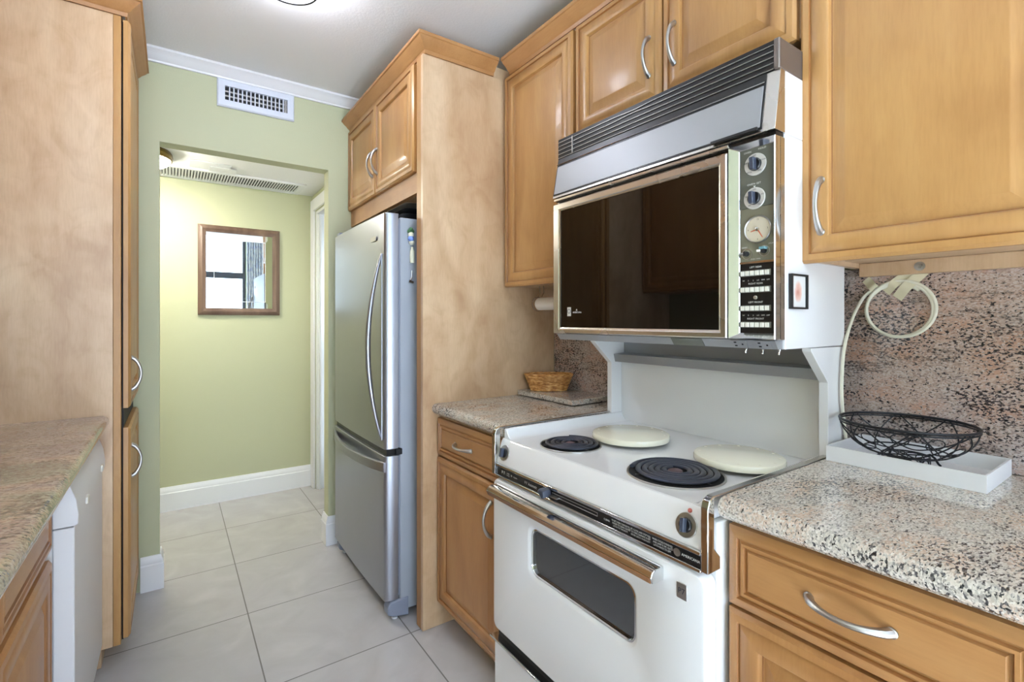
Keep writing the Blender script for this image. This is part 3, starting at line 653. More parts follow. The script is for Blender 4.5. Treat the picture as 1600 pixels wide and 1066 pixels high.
text('P7', .016, F((.8338, 0, 0), (0, 1, 0), (0, 0, 1), (-1, 0, 0)), .604, .720, em, 'knob', mirror=True)
# lower drawer
f = FR(.872)
finish('storage_drawer', plate(bmesh.new(), f, D[0], D[1], .03, .255, .016, .032, .006), 'white', s)
finish('drawer_handle', prism(bmesh.new(), [(.871, .2565), (.838, .2565), (.826, .262), (.826, .268), (.836, .268), (.871, .2615)], 'y', D[0]-.004, D[1]+.004), 'chrome', s, bevel=.001)
finish('drawer_recess', B((.852, .8735, D[0]+.01, D[1]-.01, .2625, .2915)), 'dark', s)

# burner covers resting on the rear elements
for (x, y, R, lab) in ((1.170, 1.032, .1175, 'almond burner cover farther back on the range, nearest the wicker basket'), (1.205, .7005, .1100, 'almond burner cover beside the right granite counter')):
    bm = bmesh.new(); lathe(bm, [(R*.93, .0105), (R*.99, .0105), (R, .0125), (R, .021), (R*.985, .0255), (R*.95, .0272), (0, .0272)], (x, y, ZT), (0, 0, 1), 64)
    cv = finish('burner_cover', bm, 'almond', loc=V3((x, y, ZT))); tag(cv, lab, 'burner cover', 'burner covers on the range')
    for k in range(12):
        a = 2*PI*k/12; bm = bmesh.new(); lathe(bm, [(.004, 0), (.003, .0005), (0, .0005)], (x+R*.86*math.cos(a), y+R*.86*math.sin(a), ZT+.0273), (0, 0, 1), 8)
        finish('leaf_decoration', bm, 'faint', cv)

# ================================================================== EYE-LEVEL OVEN
s = thing('eye_level_oven', 'vintage eye-level oven with black glass door and hooded vent above the range', 'oven', (1.3, RYC, 1.19))
ZB = 1.195
finish('body', B((1.132, 1.443, RY0, RY1, ZB+.0, 1.6825)), 'white', s, bevel=.002)
finish('front_case', B((1.108, 1.1315, RY0, RY1, 1.216, 1.672)), 'trim_steel', s, bevel=.002)
finish('upper_rail', B((1.090, 1.1315, .660, RY1-.002, 1.6735, 1.6815)), 'trim_steel', s, bevel=.0015)
finish('upper_gap', B((1.0985, 1.1315, RY0+.004, RY1-.004, 1.6722, 1.6828)), 'black', s)
# bottom lip with outlets and switches
bl = finish('bottom_lip', prism(bmesh.new(), [(1.097, 1.2155), (1.1315, 1.2155), (1.1315, 1.1955), (1.112, 1.1955)], 'y', RY0+.006, RY1-.01), 'steel_h', s)
finish('dark_label', prism(bmesh.new(), [(1.0965, 1.2150), (1.1113, 1.1960), (1.1105, 1.1953), (1.0957, 1.2143)], 'y', .735, .828), 'panel_grey', bl)
lf = F((1.0968, 0, 1.2155), (0, 1, 0), V3((-.015, 0, .02)).normalized(), V3((-.02, 0, -.015)).normalized())
for y in (.640, .582):
    o = finish('outlet', plate(bmesh.new(), lf, y-.019, y+.019, -.0235, -.001, .001, .0015, .0004), 'steel_h', bl)
    bm = bmesh.new()
    for (a, b) in ((.008, -.007), (.008, -.017)): plate(bm, lf, y+a-.003, y+a+.003, b-.0016, b+.0016, 0, .001, 0, .0012)
    plate(bm, lf, y-.011, y-.007, -.0145, -.0105, .001, .001, 0, .0012); finish('outlet_slot', bm, 'dark', o)
for y in (.630, .590, .553):
    bm = bmesh.new(); lathe(bm, [(.003, .0), (.003, .003), (.0016, .003), (.002, .012), (0, .0125)], (1.118, y, 1.195), (-.25, 0, -1), 12); finish('toggle_switch', bm, 'chrome', s)
# door
f = FR(1.092); d0, d1, e0, e1 = .662, RY1-.001, 1.2175, 1.662
bm = bmesh.new()
g0, g1, q0, q1 = .684, 1.274, 1.2375, 1.636
loops(bm, f, [(d0, d1, e0, e1, .002, -.02), (d0, d1, e0, e1, .002, .002), (d0+.003, d1-.003, e0+.003, e1-.003, .002, .005), (g0-.007, g1+.007, q0-.007, q1+.007, .001, .005), (g0-.004, g1+.004, q0-.004, q1+.004, .001, .0025), (g0, g1, q0, q1, .001, .001), (g0, g1, q0, q1, .001, -.006)], cap=False, k=2)
dr = finish('oven_door', bm, 'trim_steel', s, smooth=False)
finish('black_glass', plate(bmesh.new(), f, g0+.0003, g1-.0003, q0+.0003, q1-.0003, .001, .003, 0, -.004), 'blackglass', dr)
fg = FR(1.0929)
bm = bmesh.new(); plate(bm, fg, 1.222, 1.240, 1.2755, 1.3055, .001, .0005); em = finish('emblem', bm, 'ring_silver', dr)
bm = bmesh.new(); lathe(bm, [(.0075, .0), (.0075, .0004), (.006, .0004), (.006, .0)], fg(1.231, 1.292, .0006), fg.N, 24); finish('emblem_ring', bm, 'dark', em)
join_text([('AMERICANA', .0075, 1.192, 1.2875, 1.0), ('▲', .007, 1.194, 1.296, 1)], fg, dr, h=.0004)
# control panel
f = FR(1.092); c0, c1, k0, k1 = RY0, .659, 1.2175, 1.6715
p0, p1, r0, r1 = .5535, .6355, 1.2315, 1.658
bm = bmesh.new()
loops(bm, f, [(c0, c1, k0, k1, .002, -.02), (c0, c1, k0, k1, .002, .003), (c0+.002, c1-.002, k0+.002, k1-.002, .001, .005), (p0-.002, p1+.002, r0-.002, r1+.002, .001, -.006), (p0, p1, r0, r1, .001, -.008)], cap=False, k=2)
cp = finish('control_panel', bm, 'chrome', s, smooth=False)
fp = FR(1.1)
def band(nm, v0, v1, m, h=.003): return finish(nm, plate(bmesh.new(), fp, p0+.0003, p1-.0003, v0, v1, 0, h, 0, -.006), m, cp)
b1 = band('knob_plate', 1.5215, 1.6577, 'panel_grey', .007); b2 = band('clock_plate', 1.3975, 1.521, 'panel_bronze', .0055); b3 = band('button_plate', 1.2318, 1.392, 'black', .006)
band('divider', 1.3925, 1.397, 'chrome', .008)
f1 = FR(1.0989); f2 = FR(1.1004); f3 = FR(1.0999)
join_text([('OVEN', .006, .616, 1.6505, 1.1), ('HOLD', .006, .582, 1.6525, 1.1), ('OVEN SET', .006, .601, 1.575, 1.2)], f1, b1)
bm = bmesh.new(); prism(bm, [(.6027, 1.5705), (.5973, 1.5705), (.600, 1.566)], 'x', 1.0981, 1.0988); finish('pointer_mark', bm, 'ink', b1)
kk = [knob(cp, f1, .5975, 1.619, .0255, ring='ring_silver', ang=-.05, thick=.012), knob(cp, f1, .5995, 1.5415, .0250, ring='ring_silver', ang=-.05, thick=.012)]
for k_, (v, r, w1) in zip(kk, ((1.619, .0255, ('OFF', 'BAKE', 'BROIL', 'TIME', 'CLEAN')), (1.5415, .0245, ('OFF', '500', '400', '300', '200')))):
    join_text([(t, .0046, .5985+r*.79*math.sin(i*1.2566), v+r*.79*math.cos(i*1.2566), 1) for i, t in enumerate(w1)], F(f1(0, 0, .0031), f1.U, f1.V, f1.N), k_, mname='black')
# clock
bm = bmesh.new(); lathe(bm, [(.0315, 0), (.0315, .003), (.0300, .005), (.0285, .003), (.0285, .001)], f2(.5925, 1.4695, 0), f2.N, 48); ck = finish('clock', bm, 'nickel', cp)
bm = bmesh.new(); lathe(bm, [(.0284, .0005), (.0284, .0015), (0, .0015)], f2(.5925, 1.4695, 0), f2.N, 48); M['dial'] = mat('cream_clock_dial', (196, 186, 164), .4); fcx = finish('clock_dial', bm, 'dial', ck)
bm = bmesh.new()
fc = F(f2(.5925, 1.4695, .002), f2.U, f2.V, f2.N)
M['orange'] = mat('orange_red_hand', (196, 92, 58), .5)
for ang, ln, wd in ((-2.62, .023, .0016), (-4.47+2*PI, .017, .0018)):
    d = (-math.sin(ang)*-1, math.cos(ang)); pr = (d[1], -d[0])
    pts = [fc(d[0]*a+pr[0]*b, d[1]*a+pr[1]*b, .0005) for a, b in ((-.004, -wd), (ln, -wd*.5), (ln, wd*.5), (-.004, wd))]
    bm.faces.new([bm.verts.new(p) for p in pts])
finish('clock_hand', bm, 'orange', ck, smooth=False)
join_text([(t, .0055, .5925-.0225*math.sin(i*PI/2), 1.4695+.0225*math.cos(i*PI/2), 1) for i, t in enumerate(('12', '3', '6', '9'))], F(f2(0, 0, .0016), f2.U, f2.V, f2.N), ck, mname='black')
bm = bmesh.new(); lathe(bm, [(.004, 0), (.004, .005), (.002, .006), (0, .006)], fc(0, 0, 0), f2.N, 16); finish('clock_hub', bm, 'chrome', ck)
M['teal'] = mat('teal_knob_cap', (116, 160, 168), .3)
for (u, v, m) in ((.619, 1.4155, 'nickel'), (.578, 1.419, 'teal')):
    bm = bmesh.new(); lathe(bm, [(.0125, 0), (.0125, .0008), (.0105, .0008)], f2(u, v, 0), f2.N, 24); tm = finish('timer_dial', bm, 'nickel', cp)
    bm = bmesh.new(); lathe(bm, [(.006, 0), (.0055, .010), (.0, .0105)], f2(u, v, 0), f2.N, 16); finish('timer_knob', bm, 'dark', tm)
    bm = bmesh.new(); tube(bm, [f2(u+.004, v, .009), f2(u+.012, v, .011)], .0028, 8); finish('timer_pointer', bm, 'ivory' if m == 'teal' else 'nickel', tm)
    if m == 'teal':
        bm = bmesh.new(); plate(bm, f2, u-.007, u+.007, v+.003, v+.009, .001, .012, .001); finish('timer_cap', bm, 'teal', tm)
join_text([('START', .0045, .624, 1.4305, 1), ('STOP', .0045, .563, 1.434, 1), ('OVEN TIMER', .004, .598, 1.402, 1)], f2, b2)
# push buttons: four banks of six
items = [('LEFT REAR', .0058, .598, 1.3835, 1.05), ('RIGHT REAR', .0058, .598, 1.3455, 1.05), ('LEFT FRONT', .0058, .598, 1.3025, 1.05), ('RIGHT FRONT', .0058, .598, 1.2645, 1.05)]
for zb in (1.3555, 1.275):
    for i, t in enumerate(('HI', '2', '3', 'LO', 'WM', 'OFF')): items.append((t, .0044, .6265-.0115*i, zb-.0025, 1))
join_text(items, f3, b3)
for zc in (1.370, 1.332, 1.289, 1.251):
    bk = finish('button_bank', plate(bmesh.new(), f3, .5625, .6335, zc-.0068, zc+.0068, .0005, .003, .0005), 'bank_shade', cp)
    for i in range(6):
        u = .6320-.0115*i; finish('push_button', plate(bmesh.new(), f3, u-.0095, u-.0005, zc-.0055, zc+.0050, .001, .004 if i else .0035, .001, .003), 'ivory', bk)
bm = bmesh.new(); lathe(bm, [(.0045, 0), (.0045, .002), (.003, .003), (0, .0025)], f3(.598, 1.3135, 0), f3.N, 16); finish('lamp_button', bm, 'nickel', cp)
# hood and vent
ZH0, ZH1 = 1.6835, 1.8235
hood = [(1.132, ZH0), (1.086, ZH0), (1.088, 1.692), (1.112, ZH1), (1.132, ZH1)]
hb = finish('hood', prism(bmesh.new(), [(1.132, ZH0), (1.443, ZH0), (1.443, ZH1), (1.132, ZH1)], 'y', RY0, RY1), 'white', s, bevel=.001)
he = finish('hood_front', prism(bmesh.new(), hood, 'y', RY0, RY1), 'trim_steel', s, bevel=.001)
hv = V3((1.112-1.088, 0, ZH1-1.692)); hl = hv.length; hv.normalize(); hn = V3((-hv.z, 0, hv.x))
fh = F((1.088, 0, 1.692), (0, 1, 0), hv, hn)
finish('hood_black_border', plate(bmesh.new(), fh, RY0+.030, RY1-.003, .000, hl-.001, 0, .002), 'black', he)
finish('hood_panel', plate(bmesh.new(), fh, RY0+.034, RY1-.008, .004, hl-.030, 0, .0016, .0005, .002), 'steel_h', he)
bm = bmesh.new(); tube(bm, [fh(RY0+.032, hl-.022, .003), fh(RY1-.004, hl-.022, .003)], .0018, 6); finish('hood_bead', bm, 'chrome', he)
finish('visor_handle', plate(bmesh.new(), fh, RY0+.036, .70, -.004, .004, .002, .006, .001, .004), 'black', he)
vt = finish('vent', B((1.112, 1.443, RY0+.014, RY1, ZH1+.0005, 1.893)), 'black', s)
bm = bmesh.new()
for i in range(5):
    z = ZH1+.004+.0135*i; n = 30
    pts = [(1.110-(.0), RY0+.015+(RY1-RY0-.018)*k/n, z+(.003*math.exp(-((k/n-.55)/.07)**2)*(1 if i == 3 else -1 if i == 4 else 0) if i > 2 else 0)) for k in range(n+1)]
    tube(bm, pts, .0013, 6)
finish('vent_slat', bm, 'nickel', vt)
finish('vent_end_cap', B((1.106, 1.443, RY0, RY0+.0135, ZH1+.0005, 1.893)), 'end_cap', s, bevel=.003)
finish('vent_post', B((1.108, 1.1118, 1.232, 1.236, ZH1+.003, 1.885)), 'nickel', vt)
# small framed picture stuck to the oven flank
fy = FY(RY0-.0004)
s = thing('framed_picture', 'tiny black framed picture stuck on the white flank of the eye-level oven', 'picture', (1.18, RY0, 1.33))
bm = bmesh.new(); loops(bm, fy, [(1.146, 1.222, 1.287, 1.367, 0, 0), (1.146, 1.222, 1.287, 1.367, 0, .009), (1.150, 1.218, 1.291, 1.363, 0, .009), (1.150, 1.218, 1.291, 1.363, 0, .004)], cap=False, k=1)
finish('frame', bm, 'black', s)
m = bpy.data.materials.new('pink_figure_print'); m.use_nodes = True; N, L = m.node_tree.nodes, m.node_tree.links
mp = mapping(N, L, (24, 1, 18)); n = N.new('ShaderNodeTexNoise'); n.inputs['Scale'].default_value = 2.4; n.inputs['Detail'].default_value = 4; L.new(mp.outputs[0], n.inputs['Vector'])
gmp = mapping(N, L, (46, 1, 34)); g = N.new('ShaderNodeTexGradient'); g.gradient_type = 'SPHERICAL'; L.new(gmp.outputs[0], g.inputs['Vector'])
gmp.inputs['Location'].default_value = (-.15, 0, .1)
mu = N.new('ShaderNodeMath'); mu.operation = 'MULTIPLY'; L.new(n.outputs['Fac'], mu.inputs[0]); L.new(g.outputs['Fac'], mu.inputs[1])
r = ramp(N, [(.05, (216, 214, 210)), (.20, (214, 176, 160)), (.5, (190, 128, 110))]); L.new(mu.outputs[0], r.inputs[0]); L.new(r.outputs[0], N['Principled BSDF'].inputs['Base Color'])
finish('print', plate(bmesh.new(), fy, 1.1503, 1.2177, 1.2913, 1.3627, 0, .0035, 0, .0003), m, s)

# ================================================================== THINGS ON THE COUNTERS
# granite slab and wicker basket
tag(finish('cutting_slab', B((1.300, 1.512, 1.445, 1.818, .9235, .9435)), 'granite', loc=V3((1.4, 1.6, .92)), bevel=.0015), 'loose granite cutting slab lying under the wicker basket', 'slab')
for (x, y) in ((1.33, 1.475), (1.49, 1.475), (1.33, 1.79), (1.49, 1.79)): pass
def wicker():
    m = bpy.data.materials.new('golden_wicker'); m.use_nodes = True; N, L = m.node_tree.nodes, m.node_tree.links
    b = N['Principled BSDF']; b.inputs['Roughness'].default_value = .4
    mp = mapping(N, L, (30, 30, 90)); n = N.new('ShaderNodeTexNoise'); n.inputs['Scale'].default_value = 1.5; L.new(mp.outputs[0], n.inputs['Vector'])
    r = ramp(N, [(.3, (160, 98, 44)), (.5, (212, 152, 82)), (.7, (240, 200, 136))]); L.new(n.outputs['Fac'], r.inputs[0]); L.new(r.outputs[0], b.inputs['Base Color']); return m
M['wicker'] = wicker()
bx, by, bz = 1.405, 1.722, .944; ea = math.atan2(-.572, .82)
def bpt(t, k, h):      # oval basket wall, k scales from base to rim
    a = .080+.026*k; b = .046+.020*k; cx, cy = a*math.cos(t), b*math.sin(t)
    return V3((bx+cx*math.cos(ea)-cy*math.sin(ea), by+cx*math.sin(ea)+cy*math.cos(ea), bz+h))
s = thing('wicker_basket', 'small oval golden wicker basket on the granite slab', 'basket', (bx, by, bz))
bm = bmesh.new(); NS = 30; rows = 13
for i in range(rows):
    k = i/(rows-1); pts = []
    for j in range(NS*4):
        t = 2*PI*j/(NS*4); wv = .0022*math.sin(NS/2*t+PI*(i % 2)); q = bpt(t, k, .004+k*.066); c = V3((bx, by, q.z)); pts.append(q+(q-c).normalized()*wv)
    tube(bm, pts, .0030, 6, closed=True, flat=.95)
finish('weave', bm, 'wicker', s)
bm = bmesh.new()
for j in range(NS):
    t = 2*PI*(j+.5)/NS; tube(bm, [bpt(t, 0, .002), bpt(t, .5, .036), bpt(t, 1, .070)], .0016, 5)
finish('stake', bm, 'wicker', s)
bm = bmesh.new()
for ph in (0, PI):
    pts = []
    for j in range(120):
        t = 2*PI*j/120; q = bpt(t, 1.05, .073+.0022*math.sin(18*t+ph)); c = V3((bx, by, q.z)); pts.append(q+(q-c).normalized()*.0022*math.cos(18*t+ph))
    tube(bm, pts, .0032, 6, closed=True)
finish('rim', bm, 'wicker', s)
bm = bmesh.new(); ring = [bm.verts.new(bpt(2*PI*j/40, 0, .003)) for j in range(40)]; ring2 = [bm.verts.new(bpt(2*PI*j/40, 0, .0005)) for j in range(40)]
bm.faces.new(ring); bm.faces.new(ring2[::-1])
for j in range(40): bm.faces.new((ring[j], ring[(j+1) % 40], ring2[(j+1) % 40], ring2[j]))
finish('base', bm, 'wicker', s)
# paper towel holder under the narrow wall cabinet
s = thing('paper_towel_holder', 'wire paper towel holder with white roll under the narrow wall cabinet', 'towel holder', (1.335, 1.56, 1.334))
bm = bmesh.new(); pr = [(.010, 0), (.0265, 0), (.0275, .001), (.0275, .279), (.0265, .28), (.010, .28)]
lathe(bm, pr, (1.335, 1.42, 1.334), (0, 1, 0), 36); lathe(bm, [(.010, 0), (.010, .28)], (1.335, 1.42, 1.334), (0, 1, 0), 24); finish('paper_roll', bm, 'paper', s)
bm = bmesh.new(); tube(bm, [(1.335, 1.40, 1.334), (1.335, 1.716, 1.334)], .003, 8)
for y in (1.402, 1.712):
    pts = [(1.335+.031*math.cos(a), y, 1.334+.031*math.sin(a)) for a in [PI/2+2*PI*i/24 for i in range(24)]]; tube(bm, pts, .0016, 6, closed=True)
for y in (1.405, 1.685, 1.712): tube(bm, [(1.335, y, 1.3645), (1.342, y-.006, 1.385), (1.338, y-.008, 1.4138)], .0016, 6)
finish('wire_frame', bm, 'chrome', s)
# white tray with the wire basket
tx0, tx1, ty0, ty1 = 1.308, 1.515, .250, .5365
bm = bmesh.new(); loops(bm, F((0, 0, .9205), (1, 0, 0), (0, 1, 0), (0, 0, 1)), [(tx0, tx1, ty0, ty1, .0005, 0), (tx0, tx1, ty0, ty1, .0005, .036), (tx0+.0035, tx1-.0035, ty0+.0035, ty1-.0035, .0005, .036), (tx0+.0035, tx1-.0035, ty0+.0035, ty1-.0035, .0005, .003)], k=1)
M['card'] = mat('white_card', (236, 236, 238), .55)
tag(finish('tray', bm, 'card', loc=V3((1.41, .4, .92))), 'shallow white card tray under the black wire basket on the right counter', 'tray')
s = thing('wire_basket', 'oval black wire fruit basket with looped sides standing in the white tray', 'basket', (1.394, .418, .924))
NB = 8; cx, cy, zr, zb = 1.394, .4045, 1.024, .950; A_, B_ = .122, .1275
def wb(t, q):       # q 0 base .. 1 rim, bowl-shaped
    k = .34+.66*math.sin(q*PI/2)**.9 if q > 0 else .34; h = zb+(zr-zb)*(1-math.cos(q*PI/2))**.8
    return V3((cx+A_*k*math.cos(t), cy+B_*k*math.sin(t), h))
bm = bmesh.new(); tube(bm, [wb(2*PI*i/72, 1) for i in range(72)], .0032, 8, closed=True); tube(bm, [wb(2*PI*i/72, 1)-V3((0, 0, .006)) for i in range(72)], .0018, 6, closed=True); finish('rim', bm, 'wire', s)
bm = bmesh.new()
for k in range(NB):
    t0 = 2*PI*k/NB; pts = []
    for i in range(29):
        q = i/28; ph = PI*q; pts.append(wb(t0+2.3*(q-.5), 1-.90*math.sin(ph)**.9))
    tube(bm, pts, .0016, 6)
for k in range(NB):
    t0 = 2*PI*(k+.5)/NB; pts = []
    for i in range(20):
        a = 2*PI*i/20; pts.append(wb(t0+.20*math.cos(a), .34+.15*math.sin(a)))
    tube(bm, pts, .0013, 6, closed=True)
finish('looped_wires', bm, 'wire', s)
bm = bmesh.new(); tube(bm, [wb(2*PI*i/48, .0) for i in range(48)], .0022, 8, closed=True)
tube(bm, [wb(2*PI*i/48, .25) for i in range(48)], .0018, 6, closed=True)
for k in range(2): tube(bm, [wb(PI*k/2+.8, 0), wb(PI*k/2+PI+.8, 0)], .0016, 6)
finish('base_ring', bm, 'wire', s)
for k in range(4):
    t = PI/4+PI/2*k; p0 = wb(t, 0); d = V3((math.cos(t), math.sin(t)*.8, 0)).normalized()
    bm = bmesh.new(); tube(bm, [p0, p0+d*.008+V3((0, 0, .002)), p0+d*.018-V3((0, 0, .006)), V3((p0.x, p0.y, .931))+d*.026, V3((p0.x, p0.y, .9262))+d*.031], [.002, .0024, .0026, .0026, .0026], 8)
    finish('leg', bm, 'wire', s)
bm = bmesh.new()
for k in range(8):
    t = 2*PI*k/8+.4; c = wb(t, 0); tn = V3((-math.sin(t), math.cos(t), 0))
    tube(bm, [c-V3((0, 0, .0125))+tn*.010*math.cos(a)+V3((0, 0, 1))*.010*math.sin(a) for a in [2*PI*i/16 for i in range(16)]], .0012, 5, closed=True)
finish('scroll_wires', bm, 'wire', s)
# a coil of cord taped on the backsplash
xs = XW-.0125
s = thing('power_cord', 'coiled ivory cord taped in a loop to the pink granite backsplash', 'cord', (xs, .456, 1.287))
bm = bmesh.new(); pts = []
for i in range(0, 130):
    a = 2.30+i/129*(-2*PI*2.35); tn = i/129*2.35; r = .0665+.0022*tn; pts.append((xs-.0045-.0016*tn, .458-.0035*tn+r*1.02*math.cos(a), 1.286+.002*tn+r*math.sin(a)))
lead = [(xs-.006, .5795, .935), (xs-.006, .584, 1.0), (xs-.012, .5755, 1.02), (xs-.013, .580, 1.10), (xs-.012, .574, 1.19), (xs-.009, .552, 1.28), (xs-.006, .522, 1.336)]
tube(bm, pts, .0042, 8)
finish('cord_loop', bm, 'cord', s)
bm = bmesh.new()
def cr(P, n=8):
    P = [V3(p) for p in P]; out = []
    for i in range(len(P)-1):
        a, b, c, d = P[max(i-1, 0)], P[i], P[i+1], P[min(i+2, len(P)-1)]
        for k in range(n):
            t = k/n; out.append(.5*((2*b)+(c-a)*t+(2*a-5*b+4*c-d)*t*t+(3*b-a-3*c+d)*t**3))
    return out+[P[-1]]
tube(bm, cr([(1.440, .5415, .926), (1.428, .5415, .98), (1.412, .5415, 1.05), (1.411, .5415, 1.115), (1.425, .5415, 1.19), (1.470, .541, 1.262), (1.508, .535, 1.31), (xs-.0055, .523, 1.332), (xs-.0055, .503, 1.346)]), .0042, 8)
finish('cord_lead', bm, 'cord', s)
def tape(a, b, wd, lab, lift=.0105, curl=0):
    """paper tape bridging over the cord"""
    a, b = V3((0,)+a), V3((0,)+b); d = (b-a).normalized(); p = V3((0, -d.z, d.y)); bm = bmesh.new(); rows = []
    for i in range(13):
        t = i/12; c = a+(b-a)*t; h = .0006+lift*math.exp(-((t-.62)/.26)**2)+curl*max(0, .3-t)
        row = [bm.verts.new((xs-h-.0004*e, c.y+p.y*wd*sg/2, c.z+p.z*wd*sg/2)) for e in (0, 1) for sg in (-1, 1)]; rows.append(row)
    for i in range(12):
        A, C = rows[i], rows[i+1]
        for q in ((0, 1), (1, 3), (3, 2), (2, 0)): bm.faces.new((A[q[0]], A[q[1]], C[q[1]], C[q[0]]))
    bm.faces.new(rows[0]); bm.faces.new(rows[-1][::-1])
    tag(finish('tape_strip', bm, 'tape', loc=V3((xs, a.y, a.z))), lab, 'tape', 'tape strips holding the cord')
tape((.528, 1.371), (.497, 1.336), .021, 'short cream tape strip at the upper left of the cord loop')
tape((.428, 1.388), (.483, 1.334), .022, 'middle cream tape strip crossing the top of the cord loop', .012)
tape((.399, 1.390), (.459, 1.318), .024, 'right cream tape strip slanting across the cord loop', .0125)

# ================================================================== HALL AND FAR WALL
# supply register above the opening
fy = FY(YF-.0005)
s = thing('air_vent', 'white wall register with square grid above the hall opening', 'vent', (.363, YF, 2.40))
V0, V1, W0, W1 = .184, .541, 2.335, 2.4735
bm = bmesh.new(); loops(bm, fy, [(V0, V1, W0, W1, .002, 0), (V0, V1, W0, W1, .002, .010), (V0+.006, V1-.006, W0+.006, W1-.006, .002, .017), (V0+.034, V1-.034, W0+.034, W1-.034, .001, .017), (V0+.034, V1-.034, W0+.034, W1-.034, .001, .003)], cap=False, k=2)
M['vent_white'] = mat('blue_white_enamel', (222, 228, 240), .35)
finish('frame', bm, 'vent_white', s)
finish('duct', plate(bmesh.new(), fy, V0+.0345, V1-.0345, W0+.0345, W1-.0345, 0, .002, 0, .0005), 'dark', s)
bm = bmesh.new(); u0, u1, v0, v1 = V0+.035, V1-.035, W0+.035, W1-.035
for i in range(1, 15): u = u0+(u1-u0)*i/15; box(bm, u-.0025, u+.0025, YF-.0165, YF-.0075, v0, v1)
finish('vertical_blade', bm, 'vent_white', s)
bm = bmesh.new()
for i in range(1, 3): v = v0+(v1-v0)*i/3; box(bm, u0, u1, YF-.0072, YF-.0035, v-.0035, v+.0035)
box(bm, u1-.012, u1-.002, YF-.0072, YF-.0035, v0, v1)
finish('horizontal_blade', bm, 'nickel', s)
# long ceiling grille in the hall
s = thing('ceiling_grille', 'long white slotted return grille on the hall ceiling', 'vent', (.2, 3.77, 2.21))
G0, G1 = -.60, .775
finish('frame', B((G0, G1, 3.625, 3.655, 2.203, 2.2145), (G0, G1, 3.868, 3.915, 2.203, 2.2145), (G1-.035, G1, 3.6555, 3.8675, 2.203, 2.2145), (G0, G0+.035, 3.6555, 3.8675, 2.203, 2.2145)), 'trim', s, bevel=.002)
finish('duct', B((G0+.036, G1-.036, 3.656, 3.867, 2.2135, 2.2146)), 'dark', s)
bm = bmesh.new(); x = G0+.04
while x < G1-.040:
    prism(bm, [(x, 2.2034), (x+.0085, 2.2034), (x+.013, 2.213), (x+.0045, 2.213)], 'y', 3.656, 3.8675); x += .0165
finish('slats', bm, 'trim', s)
s = finish('access_panel', B((.085, .30, 3.44, 3.60, 2.209, 2.2145), (.19, .335, 3.50, 3.61, 2.204, 2.2085)), 'trim', loc=V3((.2, 3.52, 2.2)), bevel=.003)
tag(s, 'raised white box panel on the hall ceiling before the slotted grille', 'ceiling panel')
# lamps
def bowl_lamp(name, x, y, z, R, label, emit, rim):
    t = thing(name, label, 'lamp', (x, y, z), 'flush ceiling lamps')
    bm = bmesh.new(); lathe(bm, [(0, -.001), (R*.95, -.001), (R, -.012), (R*1.03, -.030), (R*1.0, -.048), (R*.96, -.05), (R*.95, -.035), (0, -.035)], (x, y, z), (0, 0, 1), 56); finish('rim', bm, rim, t)
    bm = bmesh.new(); n = 12; lathe(bm, [(R*.945*math.cos(PI/2*i/n), -.046-R*.36*math.sin(PI/2*i/n)) for i in range(n+1)], (x, y, z), (0, 0, 1), 56)
    M['bulb_'+name+rim] = mat('glowing_bowl_'+rim, (255, 250, 238), .3, emit=emit); finish('bowl', bm, 'bulb_'+name+rim, t)
    return t
bowl_lamp('ceiling_lamp', -.145, 3.40, 2.2145, .148, 'lit bronze-rimmed bowl lamp on the hall ceiling, half hidden by the pier', HALL_LAMP, 'bronze')
t = thing('ceiling_lamp', 'small white drum lamp with dark rim on the kitchen ceiling at the top edge', 'lamp', (.345, 1.90, ZC-.0005), 'flush ceiling lamps')
bm = bmesh.new(); lathe(bm, [(0, -.058), (.094, -.058), (.096, -.052), (.086, -.004), (0, -.004)], (.345, 1.90, ZC-.0005), (0, 0, 1), 48); M['shade'] = mat('glowing_opal_shade', (236, 240, 255), .3, emit=KITCHEN_LAMP); finish('shade', bm, 'shade', t)
bm = bmesh.new(); lathe(bm, [(.0945, -.060), (.101, -.062), (.103, -.066), (.100, -.070), (.094, -.068), (.0945, -.060)], (.345, 1.90, ZC-.0005), (0, 0, 1), 48); finish('rim', bm, 'black', t)
bm = bmesh.new(); lathe(bm, [(0, -.0005), (.07, -.0005), (.07, -.0035), (0, -.0035)], (.345, 1.90, ZC-.0005), (0, 0, 1), 32); finish('ceiling_plate', bm, 'trim', t)
# bevelled mirror in the hall
fy = FY(3.9495)
s = thing('framed_mirror', 'square brown-framed mirror on the hall wall reflecting a bright window', 'mirror', (.4, 3.95, 1.61))
m0, m1, n0, n1 = .144, .653, 1.300, 1.921
bm = bmesh.new(); loops(bm, fy, [(m0, m1, n0, n1, 0, .001), (m0, m1, n0, n1, 0, .014), (m0+.006, m1-.006, n0+.006, n1-.006, 0, .018), (m0+.010, m1-.010, n0+.010, n1-.010, 0, .022), (m0+.026, m1-.026, n0+.026, n1-.026, 0, .026), (m0+.034, m1-.034, n0+.034, n1-.034, 0, .018), (m0+.044, m1-.044, n0+.044, n1-.044, 0, .015), (m0+.048, m1-.048, n0+.048, n1-.048, 0, .012), (m0+.048, m1-.048, n0+.048, n1-.048, 0, .002)], cap=False, k=1)
finish('frame', bm, 'frame_wood', s)
i0, i1, j0, j1 = m0+.0485, m1-.0485, n0+.0485, n1-.0485; q = .045
M['mirror'] = mat('silvered_glass', (222, 228, 226), .005, metal=1)
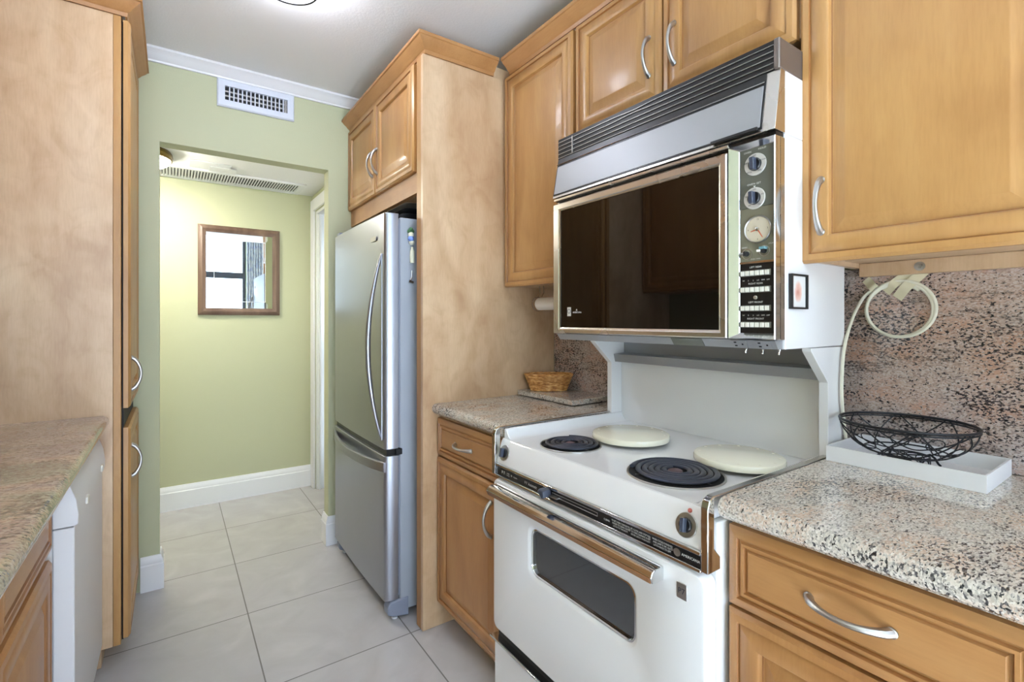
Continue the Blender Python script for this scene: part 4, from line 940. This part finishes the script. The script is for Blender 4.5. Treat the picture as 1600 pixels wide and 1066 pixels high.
M['mirror'].node_tree.nodes['Principled BSDF'].inputs['Roughness'].default_value = .004
for l_ in list(M['mirror'].node_tree.links):
    if l_.to_socket.name == 'Roughness': M['mirror'].node_tree.links.remove(l_)
bm = bmesh.new(); loops(bm, fy, [(i0, i1, j0, j1, 0, .0012), (i0, i1, j0, j1, 0, .0060), (i0+q, i1-q, j0+q, j1-q, 0, .0064), (i0+q+.0008, i1-q-.0008, j0+q+.0008, j1-q-.0008, 0, .0072), (i0+q+.003, i1-q-.003, j0+q+.003, j1-q-.003, 0, .0072)], k=1)
finish('mirror_glass', bm, 'mirror', s, smooth=False)
bm = bmesh.new(); loops(bm, fy, [(i0+q, i1-q, j0+q, j1-q, 0, .0072), (i0+q, i1-q, j0+q, j1-q, 0, .0076), (i0+q+.003, i1-q-.003, j0+q+.003, j1-q-.003, 0, .0076), (i0+q+.003, i1-q-.003, j0+q+.003, j1-q-.003, 0, .0072)], cap=False, back=False, k=1)
finish('bevel_glint', bm, 'trim', s)  # white ring paints the bright glint along the bevel edge
# patterned curtain beside the living room window, seen in that mirror
m = bpy.data.materials.new('blue_grey_curtain'); m.use_nodes = True; N, L = m.node_tree.nodes, m.node_tree.links; b = N['Principled BSDF']; b.inputs['Roughness'].default_value = .9
mp = mapping(N, L, (9, 9, 9)); n = N.new('ShaderNodeTexNoise'); n.inputs['Scale'].default_value = 1.6; n.inputs['Detail'].default_value = 4; L.new(mp.outputs[0], n.inputs['Vector'])
r = ramp(N, [(.40, (160, 164, 180)), (.5, (184, 184, 188)), (.7, (192, 190, 190))]); L.new(n.outputs['Fac'], r.inputs[0]); L.new(r.outputs[0], b.inputs['Base Color'])
n_ = 60; pl = [(1.135+.42*i/n_, YB+.06+.018*math.sin(i*1.05)) for i in range(n_+1)]
bm = bmesh.new(); prism(bm, pl+[(x_, y_+.004) for x_, y_ in reversed(pl)], 'z', .03, 2.80)
tag(finish('curtain', bm, m, loc=V3((1.35, YB+.06, .03))), 'blue-grey patterned curtain beside the living room window, seen in the hall mirror', 'curtain')
